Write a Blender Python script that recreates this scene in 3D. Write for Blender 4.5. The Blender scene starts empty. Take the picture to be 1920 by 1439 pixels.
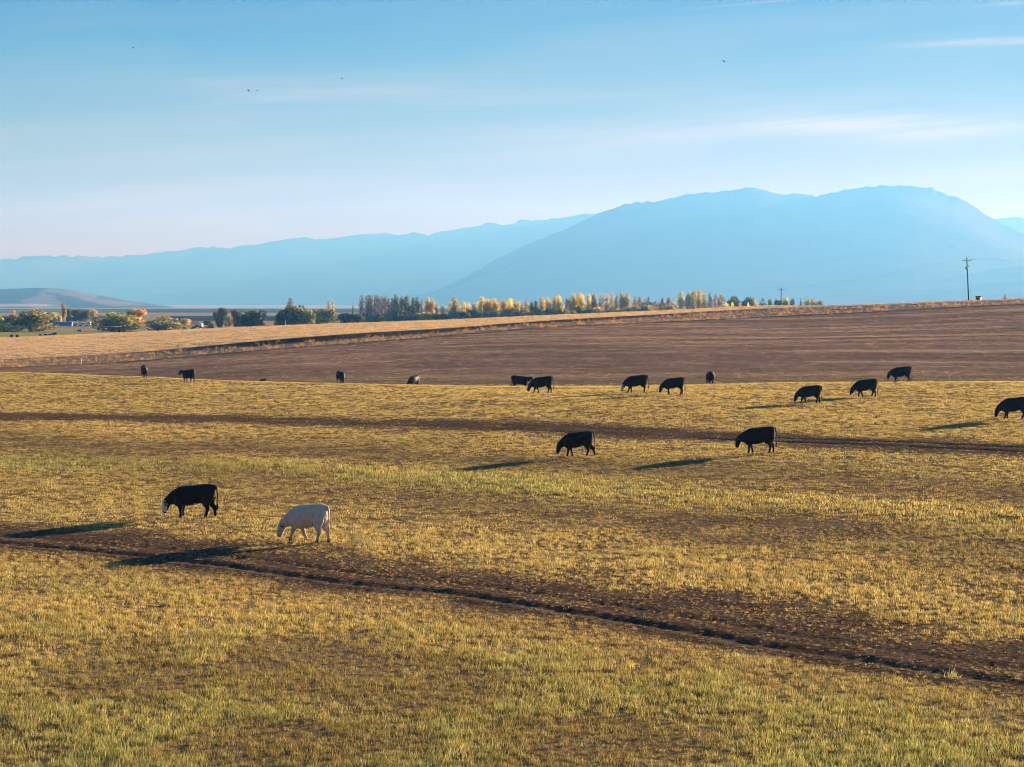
import bpy, bmesh, math, random
import numpy as np
from mathutils import Vector, Matrix

random.seed(7)
RNG = np.random.default_rng(7)
R = math.radians
S = bpy.context.scene
COL = S.collection

# ------------------------------------------------------------------ camera, sky, sun, exposure
F = 3733.0                    # focal length in pixels of the 1920 px wide photograph
VH = 570.0                    # row of the true horizon
PITCH = math.atan((719.5 - VH) / F)
SUN_AZ, SUN_EL = R(46), R(9.4)          # clockwise from +Y, above the horizon

cam = bpy.data.cameras.new('camera')
cam.sensor_fit = 'HORIZONTAL'
cam.sensor_width = 36.0
cam.lens = 36.0 * F / 1920.0
cam.clip_start = 0.5
cam.clip_end = 90000
camo = bpy.data.objects.new('camera', cam)
COL.objects.link(camo)
camo.location = (0, 0, 0)
camo.rotation_euler = (R(90) - PITCH, 0, 0)
S.camera = camo

W = bpy.data.worlds.new("World")
S.world = W
W.use_nodes = True
nt = W.node_tree
nt.nodes.clear()


def N(tree, kind, **kw):
    n = tree.nodes.new(kind)
    for k, v in kw.items():
        setattr(n, k, v)
    return n


def mth(tree, op, a, b=None, c=None, clamp=False):
    n = N(tree, 'ShaderNodeMath', operation=op)
    n.use_clamp = clamp
    for i, s in enumerate((a, b, c)):
        if s is None:
            continue
        if isinstance(s, (int, float)):
            n.inputs[i].default_value = s
        else:
            tree.links.new(s, n.inputs[i])
    return n.outputs[0]


def mixc(tree, f, a, b, mode='MIX'):
    n = N(tree, 'ShaderNodeMix', data_type='RGBA', blend_type=mode)
    n.clamp_factor = True
    for i, s in ((0, f), (6, a), (7, b)):
        if isinstance(s, (int, float)):
            n.inputs[i].default_value = s
        elif isinstance(s, tuple):
            n.inputs[i].default_value = (*s, 1)[:4]
        else:
            tree.links.new(s, n.inputs[i])
    return n.outputs[2]


def ramp(tree, fac, stops, interp='LINEAR'):
    n = N(tree, 'ShaderNodeValToRGB')
    cr = n.color_ramp
    cr.interpolation = interp
    while len(cr.elements) < len(stops):
        cr.elements.new(0.5)
    for e, (p, c) in zip(cr.elements, stops):
        e.position = p
        e.color = (*c, 1)
    if fac is not None:
        tree.links.new(fac, n.inputs[0])
    return n.outputs[0]


def noise(tree, vec, scale, detail=4, rough=0.55, dist=0.0):
    n = N(tree, 'ShaderNodeTexNoise')
    n.inputs['Scale'].default_value = scale
    n.inputs['Detail'].default_value = detail
    n.inputs['Roughness'].default_value = rough
    n.inputs['Distortion'].default_value = dist
    if vec is not None:
        tree.links.new(vec, n.inputs['Vector'])
    return n.outputs[0]


def srgb(r, g, b):
    f = lambda c: (c / 255 / 12.92) if c / 255 <= 0.04045 else ((c / 255 + 0.055) / 1.055) ** 2.4
    return (f(r), f(g), f(b))


EXPOSURE = 1.7
SKY_STRENGTH = 0.1
SUN_STRENGTH = 5.0

sky = N(nt, 'ShaderNodeTexSky', sky_type='NISHITA')
sky.sun_disc = False
sky.sun_elevation = SUN_EL
sky.sun_rotation = SUN_AZ
sky.altitude = 1300
sky.air_density = 1.0
sky.dust_density = 1.0
sky.ozone_density = 1.5
tc = N(nt, 'ShaderNodeTexCoord')
sep = N(nt, 'ShaderNodeSeparateXYZ')
nt.links.new(tc.outputs['Generated'], sep.inputs[0])
zz = mth(nt, 'MAXIMUM', sep.outputs[2], 0.0)
az = mth(nt, 'ARCTAN2', sep.outputs[0], sep.outputs[1])
el = mth(nt, 'ARCSINE', zz)
# the same thin-cloud sky all the way round: pale and warm low down, blue above, a little whiter towards the sun
toward = mth(nt, 'COSINE', mth(nt, 'SUBTRACT', az, SUN_AZ))
tw = mth(nt, 'MULTIPLY_ADD', toward, 1.9, -0.95, clamp=True)
elr = mth(nt, 'MULTIPLY', el, 1 / R(90))
K = 1 / 90.0


def skc(r, g, b, m):
    c = srgb(r, g, b)
    return tuple(x * m for x in c)


LOW = [(0.0, (1.06, 0.50, 0.02)), (1.5 * K, (1.06, 0.50, 0.02)), (2.6 * K, (0.94, 0.56, 0.02)), (3.4 * K, (0.82, 0.68, 0.02)), (4.2 * K, (0.66, 0.76, 0.05)), (5.7 * K, (0.48, 0.78, 0.7)),
       (7.2 * K, (0.16, 0.62, 0.95)), (8.7 * K, (0.0, 0.42, 1.0)), (14 * K, (0.06, 0.40, 1.05)), (30 * K, (0.10, 0.38, 0.95)), (1.0, (0.1, 0.3, 0.7))]
HIGH = [(0.0, (1.45, 0.70, 0.03)), (1.5 * K, (1.45, 0.68, 0.02)), (2.6 * K, (1.4, 0.66, 0.02)), (3.4 * K, (1.4, 0.66, 0.02)), (4.2 * K, (1.2, 0.72, 0.02)), (5.7 * K, (0.66, 0.68, 0.05)),
        (7.2 * K, (0.55, 0.70, 0.3)), (8.7 * K, (0.38, 0.64, 0.7)), (14 * K, (0.25, 0.55, 1.0)), (30 * K, (0.14, 0.42, 0.95)), (1.0, (0.1, 0.3, 0.7))]
grad = mixc(nt, tw, ramp(nt, elr, LOW), ramp(nt, elr, HIGH))
# cirrus: long soft streaks
comb = N(nt, 'ShaderNodeCombineXYZ')
nt.links.new(mth(nt, 'MULTIPLY', az, 2.2), comb.inputs[0])
nt.links.new(mth(nt, 'MULTIPLY_ADD', az, -1.6, mth(nt, 'MULTIPLY', el, 30.0)), comb.inputs[1])
ci = noise(nt, comb.outputs[0], 2.1, 6, 0.55, 0.6)
comb2 = N(nt, 'ShaderNodeCombineXYZ')
nt.links.new(mth(nt, 'MULTIPLY', az, 5.0), comb2.inputs[0])
nt.links.new(mth(nt, 'MULTIPLY_ADD', az, -9.0, mth(nt, 'MULTIPLY', el, 130.0)), comb2.inputs[1])
ci2 = noise(nt, comb2.outputs[0], 1.6, 8, 0.66, 0.9)
c1 = mth(nt, 'MULTIPLY_ADD', ci, 4.2, -1.9, clamp=True)
c2 = mth(nt, 'MULTIPLY_ADD', ci2, 4.0, -2.15, clamp=True)


def blob(a0, e0, wa, we, tilt=0.0):
    da = mth(nt, 'SUBTRACT', az, R(a0))
    de = mth(nt, 'SUBTRACT', el, R(e0))
    de = mth(nt, 'MULTIPLY_ADD', da, -tilt, de)
    q = mth(nt, 'ADD', mth(nt, 'POWER', mth(nt, 'ABSOLUTE', mth(nt, 'DIVIDE', da, R(wa))), 2.0),
            mth(nt, 'POWER', mth(nt, 'ABSOLUTE', mth(nt, 'DIVIDE', de, R(we))), 2.0))
    return mth(nt, 'EXPONENT', mth(nt, 'MULTIPLY', q, -1.0))


cl = mth(nt, 'MULTIPLY', c1, mth(nt, 'MULTIPLY_ADD', el, -1.9, 0.38, clamp=True))
veil = blob(10.4, 5.05, 4.6, 0.32, -0.01)
veil = mth(nt, 'MULTIPLY', veil, mth(nt, 'MULTIPLY_ADD', ci2, 1.4, 0.0, clamp=True))
cl = mth(nt, 'MULTIPLY_ADD', veil, 0.7, cl)
soft = mth(nt, 'ADD', mth(nt, 'MULTIPLY', ci, 1.5), mth(nt, 'MULTIPLY_ADD', ci2, 2.2, -1.25), clamp=True)
for b_, k_ in ((blob(11.0, 4.95, 3.4, 0.34, -0.02), 0.72), (blob(2.5, 4.85, 6.0, 0.42, 0.015), 0.55), (blob(-1.0, 5.95, 8.0, 0.30, -0.012), 0.22), (blob(-9.0, 6.4, 6.0, 0.35, 0.0), 0.16)):
    cl = mth(nt, 'MULTIPLY_ADD', mth(nt, 'MULTIPLY', b_, soft), k_, cl)
st1 = blob(13.8, 7.25, 2.6, 0.10, 0.02)
st1 = mth(nt, 'MULTIPLY', st1, mth(nt, 'MULTIPLY_ADD', ci2, 1.6, -0.1, clamp=True))
cl = mth(nt, 'MULTIPLY_ADD', st1, 0.85, cl)
st2 = blob(6.8, 8.46, 1.5, 0.03, 0.075)
st2 = mth(nt, 'MULTIPLY', st2, mth(nt, 'MULTIPLY_ADD', ci2, 2.0, -0.4, clamp=True))
cl = mth(nt, 'MULTIPLY_ADD', st2, 0.5, cl)
st3 = blob(14.0, 8.27, 0.8, 0.05, 0.04)
cl = mth(nt, 'MULTIPLY_ADD', st3, 0.3, cl)
cl = mth(nt, 'MINIMUM', cl, 0.9)
grad = mixc(nt, cl, grad, (2.0, 1.6, 0.8))
final = mixc(nt, 0.015, grad, sky.outputs[0])
bg = N(nt, 'ShaderNodeBackground')
bg.inputs[1].default_value = SKY_STRENGTH
nt.links.new(final, bg.inputs[0])
wo = N(nt, 'ShaderNodeOutputWorld')
nt.links.new(bg.outputs[0], wo.inputs[0])

sl = bpy.data.lights.new('sun', 'SUN')
sl.energy = SUN_STRENGTH
sl.angle = R(0.5)
sl.color = (1.0, 1.0, 0.90)
so = bpy.data.objects.new('sun', sl)
COL.objects.link(so)
SUND = Vector((math.sin(SUN_AZ) * math.cos(SUN_EL), math.cos(SUN_AZ) * math.cos(SUN_EL), math.sin(SUN_EL)))
so.rotation_euler = SUND.to_track_quat('Z', 'Y').to_euler()
so.location = SUND * 3000

vs = S.view_settings
vs.view_transform = 'Standard'
vs.look = 'None'
vs.exposure = EXPOSURE
vs.gamma = 1.0
vs.use_curve_mapping = False
S.render.engine = 'CYCLES'
cy = S.cycles
cy.max_bounces = 6
cy.diffuse_bounces = 3
cy.glossy_bounces = 2
cy.transmission_bounces = 4
cy.transparent_max_bounces = 8
cy.volume_bounces = 0
cy.use_denoising = True
cy.denoising_input_passes = 'RGB_ALBEDO_NORMAL'
cy.denoising_prefilter = 'ACCURATE'
cy.filter_width = 1.0
cy.sample_clamp_indirect = 6
try:
    cy.denoiser = 'OPENIMAGEDENOISE'
except Exception:
    pass


# ------------------------------------------------------------------ helpers
def tag(o, label=None, cat=None, group=None, kind=None):
    if label: o['label'] = label
    if cat: o['category'] = cat
    if group: o['group'] = group
    if kind: o['kind'] = kind
    return o


def mesh_from(name, verts, faces, smooth=False):
    me = bpy.data.meshes.new(name)
    me.from_pydata([tuple(v) for v in verts], [], [tuple(f) for f in faces])
    if smooth:
        me.polygons.foreach_set('use_smooth', [True] * len(me.polygons))
    me.update()
    return me


def link(name, data, mat=None, parent=None, loc=None, rot=None, scale=None):
    o = bpy.data.objects.new(name, data)
    COL.objects.link(o)
    if mat is not None and not data.materials:
        data.materials.append(mat)
    if parent is not None:
        o.parent = parent
    if loc is not None: o.location = loc
    if rot is not None: o.rotation_euler = rot
    if scale is not None:
        o.scale = (scale,) * 3 if isinstance(scale, (int, float)) else scale
    return o


def empty(name, loc, rz=0.0, sc=1.0):
    o = bpy.data.objects.new(name, None)
    o.empty_display_size = 0.3
    COL.objects.link(o)
    o.location = loc
    o.rotation_euler = (0, 0, rz)
    o.scale = (sc,) * 3 if isinstance(sc, (int, float)) else sc
    return o


class MB:
    """collects verts and faces for one mesh"""
    def __init__(self):
        self.v, self.f = [], []

    def add(self, verts, faces):
        n = len(self.v)
        self.v += [tuple(p) for p in verts]
        self.f += [tuple(i + n for i in f) for f in faces]

    def box(self, c, s, rz=0.0):
        ca, sa = math.cos(rz), math.sin(rz)
        vs_ = []
        for dx in (-1, 1):
            for dy in (-1, 1):
                for dz in (-1, 1):
                    x, y, z = dx * s[0] / 2, dy * s[1] / 2, dz * s[2] / 2
                    vs_.append((c[0] + x * ca - y * sa, c[1] + x * sa + y * ca, c[2] + z))
        self.add(vs_, [(0, 1, 3, 2), (4, 6, 7, 5), (0, 4, 5, 1), (2, 3, 7, 6), (0, 2, 6, 4), (1, 5, 7, 3)])

    def tube(self, pts, rad, seg=8, sy=None):
        """tube through pts with radius per point, capped"""
        pts = [Vector(p) for p in pts]
        rings = []
        for i, p in enumerate(pts):
            t = (pts[min(i + 1, len(pts) - 1)] - pts[max(i - 1, 0)]).normalized()
            up = Vector((0, 1, 0)) if abs(t.y) < 0.9 else Vector((1, 0, 0))
            a = t.cross(up).normalized()
            b = t.cross(a).normalized()
            r = rad[i] if hasattr(rad, '__len__') else rad
            ra, rb = r if hasattr(r, '__len__') else (r, r)
            rings.append([p + a * (ra * math.cos(2 * math.pi * k / seg)) + b * (rb * math.sin(2 * math.pi * k / seg)) for k in range(seg)])
        vs_, fs = [], []
        for rg in rings:
            vs_ += rg
        for i in range(len(rings) - 1):
            for k in range(seg):
                k2 = (k + 1) % seg
                fs.append((i * seg + k, i * seg + k2, (i + 1) * seg + k2, (i + 1) * seg + k))
        n = len(vs_)
        vs_ += [pts[0], pts[-1]]
        for k in range(seg):
            k2 = (k + 1) % seg
            fs.append((n, k2, k))
            m = (len(rings) - 1) * seg
            fs.append((n + 1, m + k, m + k2))
        self.add(vs_, fs)

    def mesh(self, name, smooth=False):
        return mesh_from(name, self.v, self.f, smooth)


def principled(name, color, rough=0.8, spec=0.2, sheen=0.0):
    m = bpy.data.materials.new(name)
    m.use_nodes = True
    b = m.node_tree.nodes['Principled BSDF']
    b.inputs['Base Color'].default_value = (*color, 1)
    b.inputs['Roughness'].default_value = rough
    b.inputs['Specular IOR Level'].default_value = spec
    if sheen:
        b.inputs['Sheen Weight'].default_value = sheen
    return m, b


def worn(name, color, scale=6.0, amt=0.35, rough=0.75, spec=0.25):
    """a plain painted or wooden surface with procedural wear"""
    m, b = principled(name, color, rough, spec)
    t = m.node_tree
    tcn = N(t, 'ShaderNodeTexCoord')
    n1 = noise(t, tcn.outputs['Object'], scale, 5, 0.6)
    dark = tuple(c * (1 - amt) for c in color)
    lite = tuple(min(1, c * (1 + amt * 0.6)) for c in color)
    t.links.new(ramp(t, n1, [(0.3, dark), (0.7, lite)]), b.inputs['Base Color'])
    return m


def hash2(ix, iy, seed):
    h = (ix.astype(np.int64) * 374761393 + iy.astype(np.int64) * 668265263 + seed * 1442695041) & 0xffffffff
    h = ((h ^ (h >> 13)) * 1274126177) & 0xffffffff
    return ((h ^ (h >> 16)) & 0xffff) / 65535.0


def vnoise(x, y, seed=0):
    ix, iy = np.floor(x), np.floor(y)
    fx, fy = x - ix, y - iy
    fx = fx * fx * (3 - 2 * fx)
    fy = fy * fy * (3 - 2 * fy)
    a = hash2(ix, iy, seed); b = hash2(ix + 1, iy, seed)
    c = hash2(ix, iy + 1, seed); d = hash2(ix + 1, iy + 1, seed)
    return (a * (1 - fx) + b * fx) * (1 - fy) + (c * (1 - fx) + d * fx) * fy


def fbm(x, y, seed=0, octv=4, gain=0.5):
    s, a, t = 0.0, 1.0, 0.0
    for i in range(octv):
        s = s + a * vnoise(x * 2 ** i + 17.3 * i, y * 2 ** i - 9.1 * i, seed + i)
        t += a
        a *= gain
    return s / t


def sstep(a, b, x):
    t = np.clip((x - a) / (b - a), 0, 1)
    return t * t * (3 - 2 * t)


# ------------------------------------------------------------------ terrain
# section lines through the land: at each bearing the same 19 knots (distance in y, height); camera height is 0
U_SEC = np.array([-320, 0, 250, 480, 640, 860, 1000, 1240, 1440, 1620, 1920, 2250], float)


def sec(n40, n80, n115, n155, crest, post, valley, midh, base, top, bank, mids, scr, aft):
    return [(3, -8.8), (40, n40), (80, n80), (115, n115), (155, n155), crest, post, valley, midh, base, top, bank, mids, scr, aft,
            (890, -12.4), (1500, -12.4), (4000, -12.6), (40000, -13.5)]


SEC = [
    sec(-9.1, -9.2, -9.0, -8.8, (262, -8.7), (300, -10.6), (335, -12.2), (352, -12.15), (366, -12.1), (382, -11.9), (385, -11.7), (500, -11.7), (640, -11.6), (720, -11.9)),
    sec(-9.05, -9.1, -8.9, -8.65, (245, -8.53), (285, -10.5), (325, -12.0), (348, -11.85), (366, -11.75), (388, -11.05), (391, -10.95), (500, -11.2), (640, -11.3), (720, -11.7)),
    sec(-9.0, -9.05, -8.85, -8.5, (230, -8.55), (262, -10.3), (298, -11.5), (340, -11.2), (380, -11.0), (396, -10.2), (399, -9.9), (520, -9.7), (650, -9.4), (730, -10.8)),
    sec(-9.0, -9.0, -8.75, -8.35, (215, -8.47), (240, -10.0), (262, -10.75), (325, -10.1), (393, -9.0), (402, -8.4), (404, -7.6), (510, -7.5), (620, -7.14), (700, -8.9)),
    sec(-9.0, -8.97, -8.68, -8.15, (208, -8.4), (230, -9.8), (258, -10.75), (325, -9.7), (404, -8.1), (411, -7.35), (413, -6.35), (505, -6.3), (600, -6.03), (680, -8.0)),
    sec(-9.0, -8.9, -8.55, -7.8, (198, -8.28), (222, -9.6), (252, -10.8), (335, -9.0), (428, -6.5), (436, -6.0), (438, -5.3), (508, -5.05), (580, -4.66), (660, -6.8)),
    sec(-9.0, -8.8, -8.4, -7.55, (194, -8.15), (218, -9.5), (250, -10.8), (340, -8.6), (445, -5.2), (453, -4.45), (455, -4.0), (510, -3.8), (565, -3.48), (650, -5.8)),
    sec(-9.0, -8.7, -8.15, -7.2, (188, -7.8), (214, -9.2), (250, -10.65), (350, -8.0), (468, -4.1), (477, -2.95), (479, -2.6), (515, -2.3), (550, -1.99), (640, -4.6)),
    sec(-9.0, -8.58, -7.95, -7.3, (185, -7.5), (212, -9.0), (252, -10.6), (360, -7.6), (494, -3.05), (508, -1.5), (511, -1.1), (522, -0.75), (535, -0.43), (640, -3.8)),
    sec(-9.0, -8.48, -7.72, -7.2, (182, -7.3), (210, -8.8), (255, -10.45), (370, -7.0), (508, -2.05), (522, -0.9), (525, -0.65), (530, -0.45), (536, -0.29), (640, -3.6)),
    sec(-9.0, -8.35, -7.5, -7.0, (180, -7.14), (208, -8.5), (260, -10.2), (380, -6.2), (524, 0.2), (538, 1.0), (541, 1.2), (545, 1.4), (550, 1.62), (650, -2.8)),
    sec(-9.0, -8.2, -7.3, -6.8, (178, -6.95), (206, -8.2), (262, -10.0), (385, -5.6), (530, 1.3), (544, 2.2), (547, 2.4), (552, 2.5), (557, 2.6), (655, -2.4)),
]
SEC = np.array(SEC)          # sections x knots x 2
T_SEC = (U_SEC - 960) / F


def pchip_cols(kx, ky, xs):
    """monotone cubic for one column"""
    h = np.diff(kx)
    dl = np.diff(ky) / h
    m = np.zeros_like(ky)
    m[1:-1] = np.where(dl[:-1] * dl[1:] > 0, 2 * dl[:-1] * dl[1:] / (dl[:-1] + dl[1:] + 1e-12), 0)
    m[0], m[-1] = dl[0], dl[-1]
    i = np.clip(np.searchsorted(kx, xs) - 1, 0, len(kx) - 2)
    t = np.clip((xs - kx[i]) / h[i], 0, 1)
    return ((1 + 2 * t) * (1 - t) ** 2 * ky[i] + t * (1 - t) ** 2 * h[i] * m[i]
            + t * t * (3 - 2 * t) * ky[i + 1] + t * t * (t - 1) * h[i] * m[i + 1])


inner = np.linspace(R(-18.2), R(18.2), 451)
outer_r = np.concatenate([np.linspace(R(19.2), R(30), 12), np.linspace(R(34), R(180), 30)])
BEAR = np.concatenate([-outer_r[::-1][:], inner, outer_r])
RAD = np.concatenate([np.linspace(2, 34, 14), np.arange(36, 120, 0.27), np.arange(120, 262, 0.75), np.arange(262, 384, 1.1),
                      np.arange(384, 560, 1.1), np.arange(560, 900, 8), np.geomspace(900, 5200, 46), np.geomspace(5600, 20300, 18)])
nB, nR = len(BEAR), len(RAD)
TT = np.tan(np.clip(BEAR, R(-24), R(24)))
Z = np.zeros((nB, nR))
KN = SEC.shape[1]
KD = np.stack([np.interp(TT, T_SEC, SEC[:, k, 0]) for k in range(KN)], 1)
KZ = np.stack([np.interp(TT, T_SEC, SEC[:, k, 1]) for k in range(KN)], 1)
# round the section-to-section kinks off
ker = np.hanning(61); ker /= ker.sum()
pad = lambda a: np.pad(a, ((30, 30), (0, 0)), mode='edge')
KD = np.stack([np.convolve(pad(KD)[:, k], ker, 'valid') for k in range(KN)], 1)
KZ = np.stack([np.convolve(pad(KZ)[:, k], ker, 'valid') for k in range(KN)], 1)
for i in range(nB):
    Z[i] = pchip_cols(KD[i] / math.cos(math.atan(TT[i])), KZ[i], RAD)
XX = np.sin(BEAR)[:, None] * RAD[None]
YY = np.cos(BEAR)[:, None] * RAD[None]

# gentle rolls
Z += (fbm(XX / 26, YY / 26, 5, 3) - 0.5) * 0.30 * sstep(30, 60, RAD)[None] * (1 - sstep(300, 420, RAD))[None]


def zat(x, y):
    x = np.asarray(x, float); y = np.asarray(y, float)
    b = np.arctan2(x, y); r = np.hypot(x, y)
    i = np.clip(np.searchsorted(BEAR, b) - 1, 0, nB - 2)
    j = np.clip(np.searchsorted(RAD, r) - 1, 0, nR - 2)
    fb = np.clip((b - BEAR[i]) / (BEAR[i + 1] - BEAR[i]), 0, 1)
    fr = np.clip((r - RAD[j]) / (RAD[j + 1] - RAD[j]), 0, 1)
    return ((Z[i, j] * (1 - fr) + Z[i, j + 1] * fr) * (1 - fb) + (Z[i + 1, j] * (1 - fr) + Z[i + 1, j + 1] * fr) * fb)


CP, SP = math.cos(PITCH), math.sin(PITCH)


def ray(u, v):
    cx, c2 = (u - 960) / F, -(v - 719.5) / F
    return np.array([cx, CP + c2 * SP, c2 * CP - SP])


def ground(u, v, dmin=25, dmax=760):
    """the land point seen at a pixel of the photograph"""
    d = ray(u, v)
    t = np.geomspace(dmin, dmax, 3000)
    px, py, pz = d[0] * t, d[1] * t, d[2] * t
    g = zat(px, py) - pz
    k = np.argmax(g > 0)
    if g[k] <= 0:
        k = np.argmin(np.abs(g))
    elif k > 0:
        f = g[k - 1] / (g[k - 1] - g[k])
        tt = t[k - 1] + (t[k] - t[k - 1]) * f
        return (d[0] * tt, d[1] * tt)
    return (px[k], py[k])


def at(u, dist):
    """the land point at a bearing and a distance"""
    x = (u - 960) / F * dist
    return (x, dist, float(zat(x, dist)))


def pdist(px, py, line):
    """signed distance to a polyline (positive on its far side)"""
    best = np.full(px.shape, 1e9); sgn = np.ones(px.shape)
    line = np.asarray(line, float)
    for (ax, ay), (bx, by) in zip(line[:-1], line[1:]):
        vx, vy = bx - ax, by - ay
        L = vx * vx + vy * vy
        t = np.clip(((px - ax) * vx + (py - ay) * vy) / L, 0, 1)
        dx, dy = px - ax - t * vx, py - ay - t * vy
        d2 = dx * dx + dy * dy
        s = np.where(vx * (py - ay) - vy * (px - ax) >= 0, 1.0, -1.0)
        m = d2 < best
        best = np.where(m, d2, best); sgn = np.where(m, s, sgn)
    return np.sqrt(best) * sgn


def extend(l, k=3.0):
    l = [np.array(p, float) for p in l]
    a = l[0] + (l[0] - l[1]) / np.linalg.norm(l[0] - l[1]) * 40 * k
    b = l[-1] + (l[-1] - l[-2]) / np.linalg.norm(l[-1] - l[-2]) * 40 * k
    return [a] + l + [b]


RUT = extend([ground(u, v) for u, v in ((0, 1018), (220, 1038), (430, 1062), (640, 1093), (850, 1113), (960, 1130), (1270, 1180), (1400, 1205), (1700, 1251), (1920, 1284))], 1)
MID = extend([ground(u, v) for u, v in ((0, 781), (320, 785), (640, 792), (960, 802), (1280, 816), (1600, 829), (1920, 843))])
LUSH = extend([ground(u, v) for u, v in ((0, 868), (300, 872), (540, 874), (720, 890), (960, 908), (1300, 932), (1660, 958), (1920, 984))])
BROWN = extend([ground(u, v) for u, v in ((0, 838), (400, 838), (700, 846), (960, 866), (1300, 884), (1600, 905), (1920, 925))])
BROWN2 = extend([ground(u, v) for u, v in ((430, 885), (640, 912), (900, 945), (1300, 975), (1700, 1012), (1920, 1042))])
PALE = extend([ground(u, v) for u, v in ((0, 965), (400, 985), (700, 1008), (1000, 1040), (1400, 1085), (1920, 1140))])
PATCHES = [ground(u, v) for u, v in ((1250, 985), (1500, 990), (820, 1290), (560, 1235), (250, 1260), (1100, 1400), (520, 1410), (640, 1260), (1400, 1010))]


def weed_coord(x, y):
    """distance beyond the foot of the weedy bank, along y"""
    t = x / np.maximum(y, 1)
    tb = np.clip(t, TT.min(), TT.max())
    base = np.interp(tb, TT[np.argsort(TT)], KD[np.argsort(TT), 9])
    top = np.interp(tb, TT[np.argsort(TT)], KD[np.argsort(TT), 10])
    scr = np.interp(tb, TT[np.argsort(TT)], KD[np.argsort(TT), 13])
    val = np.interp(tb, TT[np.argsort(TT)], KD[np.argsort(TT), 7])
    cr = np.interp(tb, TT[np.argsort(TT)], KD[np.argsort(TT), 5])
    return base, top, scr, val, cr


def field(x, y):
    """what grows where: dict of masks"""
    rut = pdist(x, y, RUT)
    wob = (fbm(x / 3.1, y / 3.1, 11, 3) - 0.5) * 3.2
    wob2 = (fbm(x / 1.1, y / 1.1, 21, 2) - 0.5) * 1.6
    soil = sstep(-2.8, -0.3, rut + wob * 0.5 + wob2 * 0.6) * (1 - sstep(3.2, 7.0, rut + wob * 1.2 + wob2))
    mid = pdist(x, y, MID)
    wobm = (fbm(x / 5.0, y / 5.0, 31, 3) - 0.5) * 4.5
    msoil = (1 - sstep(1.6, 5.6, np.abs(mid + wobm)))
    lush = pdist(x, y, LUSH)
    wobl = (fbm(x / 7, y / 4, 41, 3) - 0.5) * 5
    lmask = np.exp(-((lush + wobl) / 3.3) ** 2) * (1.2 - 0.65 * sstep(-9, 5, x))
    bro = pdist(x, y, BROWN)
    bmask = np.maximum(np.exp(-((bro + wobl) / 5.0) ** 2), 0.9 * np.exp(-((pdist(x, y, BROWN2) + wobl * .8) / 5.5) ** 2))
    pal = pdist(x, y, PALE)
    pmask = np.exp(-((pal + wob) / 3.0) ** 2)
    patch = np.zeros_like(x)
    for i, (cx_, cy_) in enumerate(PATCHES):
        rr = np.hypot((x - cx_) / 3.2, (y - cy_) / 4.2) + (fbm(x / 2, y / 2, 60 + i, 2) - 0.5) * 1.0
        patch = np.maximum(patch, 1 - sstep(0.4, 1.1, rr))
    return dict(rut=rut, soil=soil, mid=mid, msoil=msoil, lush=lmask, brown=bmask, pale=pmask, patch=patch)


RR2 = np.broadcast_to(RAD[None], XX.shape)
FLD = field(XX, YY)
# wheel ruts pressed into the soil and rough clods
near = (1 - sstep(110, 200, RR2))
infront = (np.abs(np.broadcast_to(BEAR[:, None], XX.shape)) < R(20))
w1 = np.exp(-(FLD['rut'] / 0.22) ** 2) * 0.045 + np.exp(-((FLD['rut'] - 1.75) / 0.22) ** 2) * 0.036 - np.exp(-((FLD['rut'] - 0.62) / 0.25) ** 2) * 0.025 - np.exp(-((FLD['rut'] + 0.62) / 0.28) ** 2) * 0.03
w1 = w1 * (0.70 + 0.6 * fbm(XX / 5, YY / 5, 77, 2))
w2 = (np.exp(-((FLD['mid'] - 1.1) / 0.4) ** 2) + np.exp(-((FLD['mid'] + 1.1) / 0.4) ** 2)) * 0.07
clod = (fbm(XX / 0.22, YY / 0.34, 91, 2) - 0.5) * (0.02 + 0.022 * FLD['soil'])
Z = Z - np.where(infront, (w1 + w2 * (0.5 + 0.6 * FLD['msoil'])) * near - clod * near, 0)

# albedo of the land, field by field
C = lambda *c: np.array(c)
STRAW = C(0.310, 0.235, 0.105); GREEN = C(0.165, 0.165, 0.060); SOIL = C(0.098, 0.066, 0.050); LITTER = C(0.215, 0.150, 0.075)
HILLSOIL = C(0.262, 0.172, 0.125); HILLSTRAW = C(0.46, 0.315, 0.20); STUB = C(0.56, 0.425, 0.265); OLIVE = C(0.175, 0.140, 0.085)
WEED = C(0.36, 0.27, 0.17); PAST = C(0.36, 0.31, 0.085); FPAST = C(0.32, 0.30, 0.16)


def lerp(a, b, m):
    return a + (b - a) * m[..., None]


gcol = np.zeros(XX.shape + (3,))
n_lo = fbm(XX / 9, YY / 9, 3, 4)
n_hi = fbm(XX / 1.3, YY / 1.3, 4, 3)
gcol[:] = LITTER
gcol = lerp(gcol, STRAW, sstep(0.45, 0.68, n_hi) * 0.5)
gcol = lerp(gcol, GREEN, sstep(0.5, 0.75, n_lo) * 0.35)
gcol = lerp(gcol, (GREEN + STRAW) * 0.6, FLD['lush'] * 0.6)
gcol = lerp(gcol, SOIL * 1.3, np.clip(FLD['brown'] * 0.35 + FLD['patch'] * 0.3, 0, 1))
gcol = lerp(gcol, SOIL, np.maximum(FLD['soil'], FLD['msoil'] * 0.92) * (0.75 + 0.4 * n_hi).clip(0, 1))
wb, wt, wsc, wval, wcr = weed_coord(XX, YY)
n_far = fbm(XX / 30, YY / 12, 8, 3)
past_crest = sstep(6, 30, YY - wcr)
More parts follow.
